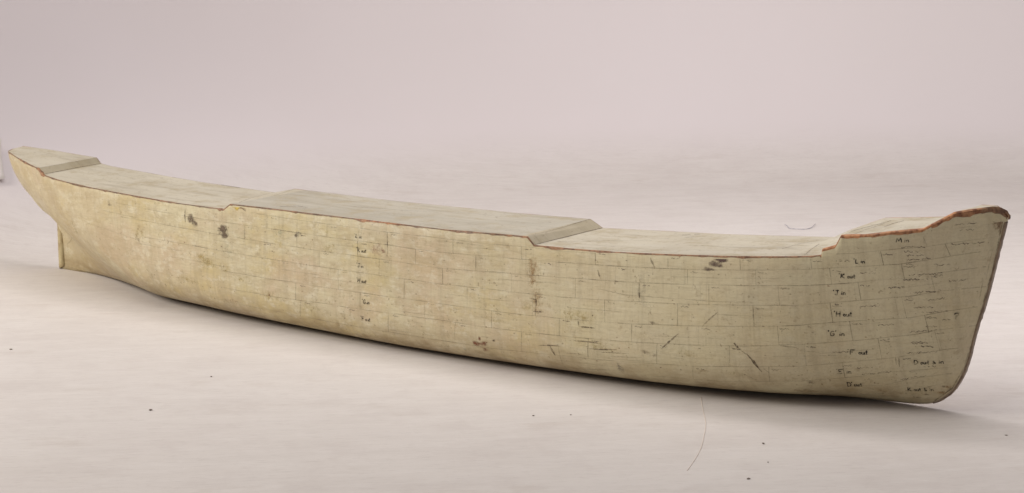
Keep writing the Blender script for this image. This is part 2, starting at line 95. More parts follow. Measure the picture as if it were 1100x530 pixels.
SCR = [((-0.0185, 0.2688), (0.0107, 0.2693)), ((-0.0157, 0.2617), (0.0039, 0.2621)), ((-0.0128, 0.2556), (0.0083, 0.2559)), ((-0.0142, 0.2484), (0.0159, 0.2519)), ((-0.0147, 0.2412), (-0.0057, 0.2414)), ((0.041, 0.2728), (0.0744, 0.2732)), ((0.0191, 0.2416), (0.0379, 0.2412)), ((-0.0126, 0.2247), (0.0283, 0.2281)), ((0.0189, 0.2251), (0.0281, 0.225)), ((-0.0206, 0.2172), (0.0107, 0.2195)), ((0.0351, 0.2151), (0.0516, 0.2159)), ((0.0469, 0.3031), (0.0687, 0.3037)), ((0.0506, 0.2937), (0.0655, 0.2939)), ((-0.0189, 0.2173), (0.001, 0.2186)), ((-0.0334, 0.2054), (-0.0198, 0.2059)), ((0.0351, 0.2155), (0.0529, 0.2166)), ((-0.007, 0.1972), (0.0253, 0.2012)), ((-0.016, 0.1882), (-0.0059, 0.1885)), ((0.0087, 0.1861), (0.0291, 0.1888)), ((-0.0102, 0.1744), (0.0144, 0.1748)), ((-0.0009, 0.1656), (0.0325, 0.1696)), ((0.0052, 0.1583), (0.0149, 0.1584)), ((0.024, 0.1545), (0.033, 0.1542)), ((0.0033, 0.1434), (0.017, 0.1435)), ((-0.0184, 0.1339), (0.0167, 0.1384)), ((-0.0166, 0.1154), (0.0037, 0.1173)), ((-0.0052, 0.1106), (0.0097, 0.1109)), ((-0.0183, 0.1168), (0.0037, 0.1187)), ((-0.0053, 0.1111), (0.0096, 0.1114)), ((-0.0252, 0.0989), (0.0136, 0.1025)), ((-0.0316, 0.0887), (-0.021, 0.0905)), ((-0.0063, 0.0775), (0.0095, 0.0778)), ((-0.0257, 0.0673), (-0.0117, 0.0688)), ((-0.0403, 0.0538), (-0.0042, 0.062)), ((-0.1085, 0.243), (-0.089, 0.2441)), ((-0.0771, 0.2256), (-0.0555, 0.2267)), ((-0.0746, 0.2057), (-0.0654, 0.2062)), ((-0.0403, 0.2039), (-0.0187, 0.2062)), ((-0.0798, 0.1722), (-0.0564, 0.175)), ((-0.1143, 0.1744), (-0.1044, 0.1749)), ((-0.0903, 0.144), (-0.0796, 0.1445)), ((-0.0591, 0.1431), (-0.0376, 0.1454)), ((-0.0548, 0.1193), (-0.0456, 0.1204)), ((-0.1241, 0.0963), (-0.103, 0.0971)), ((-0.0953, 0.0704), (-0.0744, 0.073)), ((-0.0907, 0.0598), (-0.0498, 0.0664)), ((-0.1524, 0.1039), (-0.1451, 0.1041)), ((-0.0311, 0.0887), (-0.0203, 0.0908))]
NUM = [(-1.1887, 0.2112), (-1.0461, 0.2094), (-0.9106, 0.2088), (-0.7687, 0.2101), (-0.6292, 0.2133), (-1.2443, 0.1882), (-1.1171, 0.1872), (-0.9768, 0.1868), (-0.8489, 0.1862), (-0.721, 0.1891), (-0.5911, 0.1942), (-0.4504, 0.2006), (-0.324, 0.2085), (-0.2152, 0.2174), (-0.1093, 0.2269), (-0.0131, 0.2379), (-1.2062, 0.1621), (-1.0645, 0.1602), (-0.928, 0.1603), (-0.7903, 0.1596), (-0.6485, 0.1666), (-0.5242, 0.1729), (-0.4072, 0.1791), (-0.2884, 0.1877), (-0.1822, 0.1953), (-0.0724, 0.2062), (0.0218, 0.2223), (-1.1601, 0.1324), (-1.02, 0.1318), (-0.8731, 0.1322), (-0.7385, 0.1345), (-0.6009, 0.1379), (-0.4687, 0.1445), (-0.3402, 0.1527), (-0.2199, 0.162), (-0.1124, 0.1718), (-0.016, 0.1856), (-1.1206, 0.0961), (-0.9705, 0.0965), (-0.8288, 0.0987), (-0.6885, 0.0996), (-0.5535, 0.1043), (-0.4195, 0.1119), (-0.3057, 0.1211), (-0.1862, 0.1315), (-0.0882, 0.1433), (0.0104, 0.157), (-1.1115, 0.0654), (-1.006, 0.0668), (-0.9079, 0.0681), (-0.7645, 0.0703), (-0.6285, 0.0724), (-0.4997, 0.078), (-0.3763, 0.0851), (-0.2578, 0.0942), (-0.1519, 0.1032), (-0.053, 0.1175), (0.021, 0.1321), (-0.321, 0.0533), (-0.2046, 0.0633), (-0.1055, 0.0741), (-0.4879, 0.2211), (-0.3575, 0.2272), (-0.2387, 0.2348), (-0.1347, 0.241), (-0.0377, 0.2569)]
DOT = [(-0.8597, 0.2006), (-0.8294, 0.1799), (-0.8774, 0.1508), (-0.8233, 0.1679), (-0.7127, 0.2063), (-0.6763, 0.1839), (-0.5715, 0.209), (-0.4018, 0.1957), (-0.3248, 0.1375), (-0.2832, 0.209), (-0.2447, 0.1828), (-0.3107, 0.1758), (-0.1735, 0.215), (-0.1772, 0.1577), (-0.1359, 0.1915), (-0.1746, 0.1872), (-0.3754, 0.1059), (-0.2607, 0.1159), (-0.2154, 0.0866), (-0.1846, 0.0564), (-0.1475, 0.1271), (-0.4711, 0.1345), (-0.6584, 0.093), (-0.7774, 0.0906), (-0.6829, 0.1258), (-0.7287, 0.1266), (-0.7916, 0.0768), (-0.7739, 0.0782), (-0.765, 0.0794), (-0.7646, 0.0689), (-0.7562, 0.0562), (-0.7012, 0.0521), (-0.9582, 0.222), (-0.8609, 0.1125), (-0.8511, 0.0568), (-0.9143, 0.0882), (-1.3262, 0.0683), (-1.3776, 0.0635), (-1.357, 0.0643), (-1.0117, 0.0559), (-1.0261, 0.0609), (-1.1306, 0.1543), (-1.1575, 0.1515), (-1.2171, 0.1349), (-1.3326, 0.1396), (-1.2716, 0.2026), (-0.7961, 0.2102), (-0.4423, 0.2151), (-0.5335, 0.1904), (-0.55, 0.1281)]
SCT = [([(-0.2606, 0.1032), (-0.2546, 0.0955)], 0.0052, 0.9), ([(-0.2546, 0.0955), (-0.2426, 0.086)], 0.002, 0.7), ([(-0.2425, 0.0875), (-0.2342, 0.0759), (-0.2246, 0.0582)], 0.0043, 1), ([(-0.2648, 0.0945), (-0.2519, 0.0928)], 0.002, 0.5), ([(-0.2214, 0.0641), (-0.2148, 0.058)], 0.0017, 0.4), ([(-0.3111, 0.1242), (-0.2987, 0.1373), (-0.2849, 0.1497)], 0.0026, 0.7), ([(-0.3807, 0.0802), (-0.3663, 0.0941), (-0.3501, 0.1088)], 0.0032, 0.75), ([(-0.5878, 0.0595), (-0.5846, 0.0518), (-0.5806, 0.0424)], 0.0046, 0.8), ([(-0.6099, 0.0565), (-0.5887, 0.0594), (-0.5656, 0.0609)], 0.0026, 0.8), ([(-0.5303, 0.1079), (-0.5287, 0.099)], 0.0023, 0.8), ([(-0.5287, 0.0986), (-0.5145, 0.0995), (-0.4988, 0.1)], 0.0033, 0.85), ([(-0.5394, 0.074), (-0.5156, 0.0756), (-0.4895, 0.0759)], 0.0027, 0.75), ([(-0.5139, 0.064), (-0.4871, 0.0658), (-0.4593, 0.0698)], 0.003, 0.7), ([(-0.5119, 0.0776), (-0.5164, 0.0482)], 0.0018, 0.5), ([(-0.495, 0.1946), (-0.4894, 0.1803)], 0.0027, 0.7), ([(-0.3995, 0.2241), (-0.3973, 0.2182), (-0.3926, 0.2119)], 0.0047, 0.5), ([(-0.4184, 0.1807), (-0.4186, 0.1703)], 0.0018, 0.4), ([(-0.4185, 0.1673), (-0.4177, 0.1586)], 0.0044, 0.7), ([(-0.6249, 0.1336), (-0.6119, 0.1328), (-0.6107, 0.1222)], 0.0028, 0.75), ([(-0.6173, 0.1128), (-0.597, 0.1142)], 0.0034, 0.6), ([(-0.4635, 0.1802), (-0.4567, 0.1795)], 0.003, 0.6), ([(-1.4137, 0.2063), (-1.4156, 0.1939), (-1.414, 0.1818)], 0.0039, 0.75), ([(-1.2542, 0.0125), (-1.2372, 0.0124)], 0.0024, 0.5), ([(-1.2715, 0.2255), (-1.2575, 0.2176)], 0.0038, 0.6), ([(-0.5711, 0.057), (-0.572, 0.0297)], 0.0015, 0.35), ([(-0.5604, 0.0201), (-0.457, 0.0327)], 0.0015, 0.35), ([(-0.166, 0.0968), (-0.1417, 0.0954)], 0.0014, 0.35), ([(-0.1931, 0.1039), (-0.1705, 0.102)], 0.0017, 0.6), ([(-0.5, 0.0603), (-0.4382, 0.0653)], 0.0021, 0.5), ([(-0.4751, 0.0556), (-0.4158, 0.0618)], 0.0018, 0.4), ([(-0.5635, 0.0498), (-0.5224, 0.0523)], 0.002, 0.45), ([(-0.2515, 0.0517), (-0.2376, 0.0427)], 0.0017, 0.3), ([(0.009, 0.1373), (0.0106, 0.1146)], 0.0014, 0.2), ([(0.0693, 0.2151), (0.0632, 0.1827)], 0.0021, 0.4), ([(0.0805, 0.2609), (0.0717, 0.2147)], 0.002, 0.35), ([(-0.0366, 0.0915), (-0.0374, 0.0757)], 0.0036, 0.45), ([(-0.0409, 0.0913), (-0.0413, 0.0787)], 0.0021, 0.4), ([(-0.9166, 0.1932), (-0.9161, 0.1319)], 0.0016, 0.3), ([(-0.925, 0.2132), (-0.9242, 0.1698)], 0.0023, 0.55), ([(0.0918, 0.303), (0.0856, 0.2687), (0.0781, 0.2283), (0.0711, 0.1965), (0.064, 0.1671), (0.0566, 0.1404), (0.05, 0.1101), (0.0406, 0.073), (0.0235, 0.0394), (-0.004, 0.0156)], 0.0024, 0.5), ([(-1.8301, 0.1227), (-1.9641, 0.0573), (-1.9629, 0.0129)], 0.0028, 0.35), ([(-1.9731, 0.0079), (-1.9194, 0.0028), (-1.8373, 0.0058)], 0.0031, 0.5)]  # gouges and dark lines; one beside the stern post is painted shading
